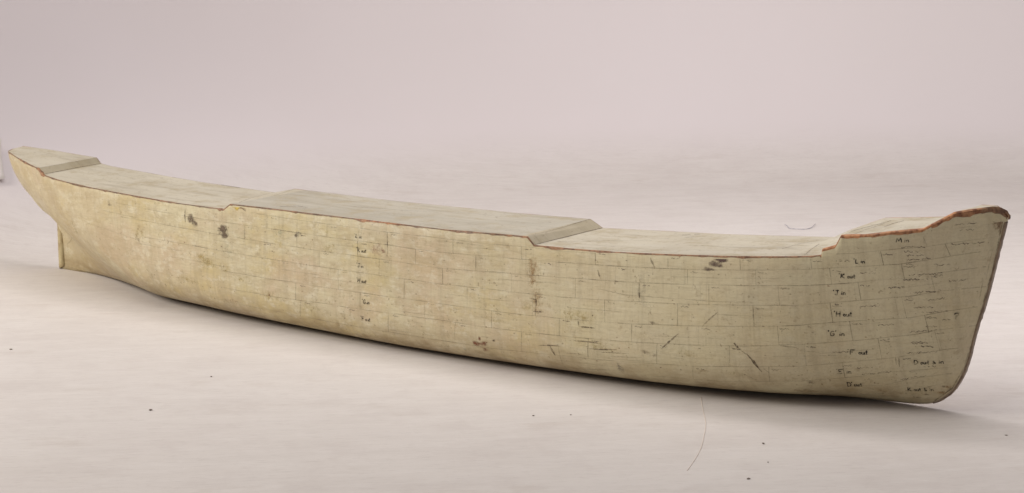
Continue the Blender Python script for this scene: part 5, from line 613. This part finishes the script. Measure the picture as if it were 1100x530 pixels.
# ---------------------------------------------------------------- small loose things and a floor streak
def tag(o,label,cat,group=None):
    o['label']=label;o['category']=cat
    if group:o['group']=group
def tube(name,pts,r,mat):
    pts=[Vector(p) for p in pts]
    P=[]
    for i in range(len(pts)-1):
        p0,p1,p2,p3=[pts[min(max(j,0),len(pts)-1)] for j in (i-1,i,i+1,i+2)]
        for k in range(5):
            t=k/5; P.append(.5*((2*p1)+(-p0+p2)*t+(2*p0-5*p1+4*p2-p3)*t*t+(-p0+3*p1-3*p2+p3)*t**3))
    P.append(pts[-1]); v=[];f=[]
    for i,p in enumerate(P):
        t=(P[min(i+1,len(P)-1)]-P[max(i-1,0)]).normalized(); s=t.cross(Vector((0,0,1))).normalized(); u=s.cross(t)
        rr=r*(.8+.4*N3(i*.5,2,2))
        for k in range(6): v.append(p+(s*math.cos(k*math.pi/3)+u*math.sin(k*math.pi/3))*rr)
    for i in range(len(P)-1):
        for k in range(6): f.append((i*6+k,i*6+(k+1)%6,(i+1)*6+(k+1)%6,(i+1)*6+k))
    f.append((5,4,3,2,1,0)); f.append(tuple((len(P)-1)*6+k for k in range(6)))
    return mesh_obj(name,v,f,[mat])
wp=[(-1.0024,1.39),(-.9882,1.375),(-.9741,1.3602),(-.9546,1.361),(-.9371,1.3703),(-.935,1.3951),(-.9386,1.4192),(-.9454,1.4397)]
tag(tube('bent_wire',[(x,y,.0016+.0025*(i in (0,1,6,7))) for i,(x,y) in enumerate(wp)],.0008,M_wire),'short bent blue grey wire lying on the white floor behind the model','wire')
tp=[(-.3342,-.1523),(-.2945,-.2145),(-.2502,-.2821),(-.2138,-.3502),(-.1838,-.4121),(-.1629,-.4656),(-.1474,-.5095)]
tag(tube('floor_streak',[(x,y,.0001) for x,y in tp],.0006,M_streak),'thin tan thread curving across the floor in front of the hull','stain')  # stain streak on the floor, modelled as a thin raised tube
sp=[(-1.4756,-.5712,.0019,'brown crumb on the floor in front of the stern, farthest left'),(-.9776,-.7152,.0021,'dark crumb alone on the bare floor well in front of the stern half'),(-1.0533,-.5077,.0014,None),(-.0603,-.4946,.0018,'dark crumb on the floor nearest the camera in front of the bow'),
 (-.1271,-.3298,.0018,None),(-.0768,-.409,.0011,None),(-.4406,-.3606,.0011,None),(-.4833,-.3982,.0013,None),(.1391,-.0828,.0014,None)]
for x,y,r,lb in sp:
    v=[];f=[]; bm=bmesh.new(); bmesh.ops.create_icosphere(bm,subdivisions=2,radius=r)
    for q in bm.verts:
        q.co=q.co*(1+.5*N3(q.co.x*600+x*50,q.co.y*600,q.co.z*600)); q.co.z*=.55; q.co.x*=1.5
    me=bpy.data.meshes.new('floor_crumb'); bm.to_mesh(me); bm.free(); me.materials.append(M_speck)
    o=bpy.data.objects.new('floor_crumb',me); C.objects.link(o); o.location=(x,y,r*.45); o.rotation_euler=(0,0,random.uniform(0,3))
    tag(o,lb or 'tiny pale brown crumb lying on the white floor in front of the hull','crumb','crumbs scattered on the floor')
# pale card lying against the curved backdrop past the stern
def wall(y,z):
    off=math.sqrt(max(0,.64-(.8-z)**2)); return Vector((-2.128-off,y,z))
cv=[];cf=[]
for i in range(9):
    for j in range(9):
        z=.112+.08*i/8; y=.16+.134*j/8+.0*(z-.12)+ (z-.112)*1.08
        p=wall(y,z); nn=Vector((.8,0,.6)); cv.append(p+nn*.005)
n8=len(cv)
cv+= [p-Vector((.8,0,.6))*.0015 for p in cv]
for i in range(8):
    for j in range(8):
        a=i*9+j; cf.append((a,a+1,a+10,a+9)); cf.append((a+n8,a+n8+9,a+n8+10,a+n8+1))
for i in range(8):
    cf.append((i*9+8,i*9+8+n8,(i+1)*9+8+n8,(i+1)*9+8)); cf.append((i*9,(i+1)*9,(i+1)*9+n8,i*9+n8))
    cf.append((i,i+n8,i+1+n8,i+1)); cf.append((72+i,72+i+1,72+i+1+n8,72+i+n8))
tag(mesh_obj('paper_card',cv,cf,[M_card]),'pale blank card against the backdrop at the far left past the stern','card')

# ---------------------------------------------------------------- camera
cam=bpy.data.cameras.new('camera'); co=bpy.data.objects.new('camera',cam); C.objects.link(co)
co.location=(1.13847,-2.6970,.76); co.rotation_euler=(math.radians(90-10.062),0,math.radians(35.8625))
cam.sensor_width=36; cam.lens=2057*36/1100; cam.clip_end=100; cam.clip_start=.05
cam.dof.use_dof=True; cam.dof.focus_distance=3.1; cam.dof.aperture_fstop=22
S.camera=co
# ---------------------------------------------------------------- light
def area(name,loc,to,size,power,col,sy=None):
    l=bpy.data.lights.new(name,'AREA'); l.shape='RECTANGLE'; l.size=size; l.size_y=sy or size; l.energy=power; l.color=col
    o=bpy.data.objects.new(name,l); C.objects.link(o); o.location=loc
    o.rotation_euler=(Vector(to)-Vector(loc)).to_track_quat('-Z','Y').to_euler(); return o
area('key_softbox',KEY[0],KEY[1],KEY[2],KEY[3],(1,.95,.88))
area('overhead_softbox',TOP[0],TOP[1],TOP[2],TOP[3],(1,.965,.95))
area('backdrop_fill',BGL[0],BGL[1],BGL[2],BGL[3],(1,.955,.96))  # unseen fill lamp, added to brighten the backdrop behind the hull
w=bpy.data.worlds.new('World'); S.world=w; w.use_nodes=True
w.node_tree.nodes['Background'].inputs[0].default_value=(1,.94,.955,1); w.node_tree.nodes['Background'].inputs[1].default_value=AMB
S.view_settings.view_transform='Standard'; S.view_settings.look='None'; S.view_settings.exposure=0; S.view_settings.gamma=1
S.render.engine='CYCLES'; S.render.resolution_x=1024; S.render.resolution_y=493
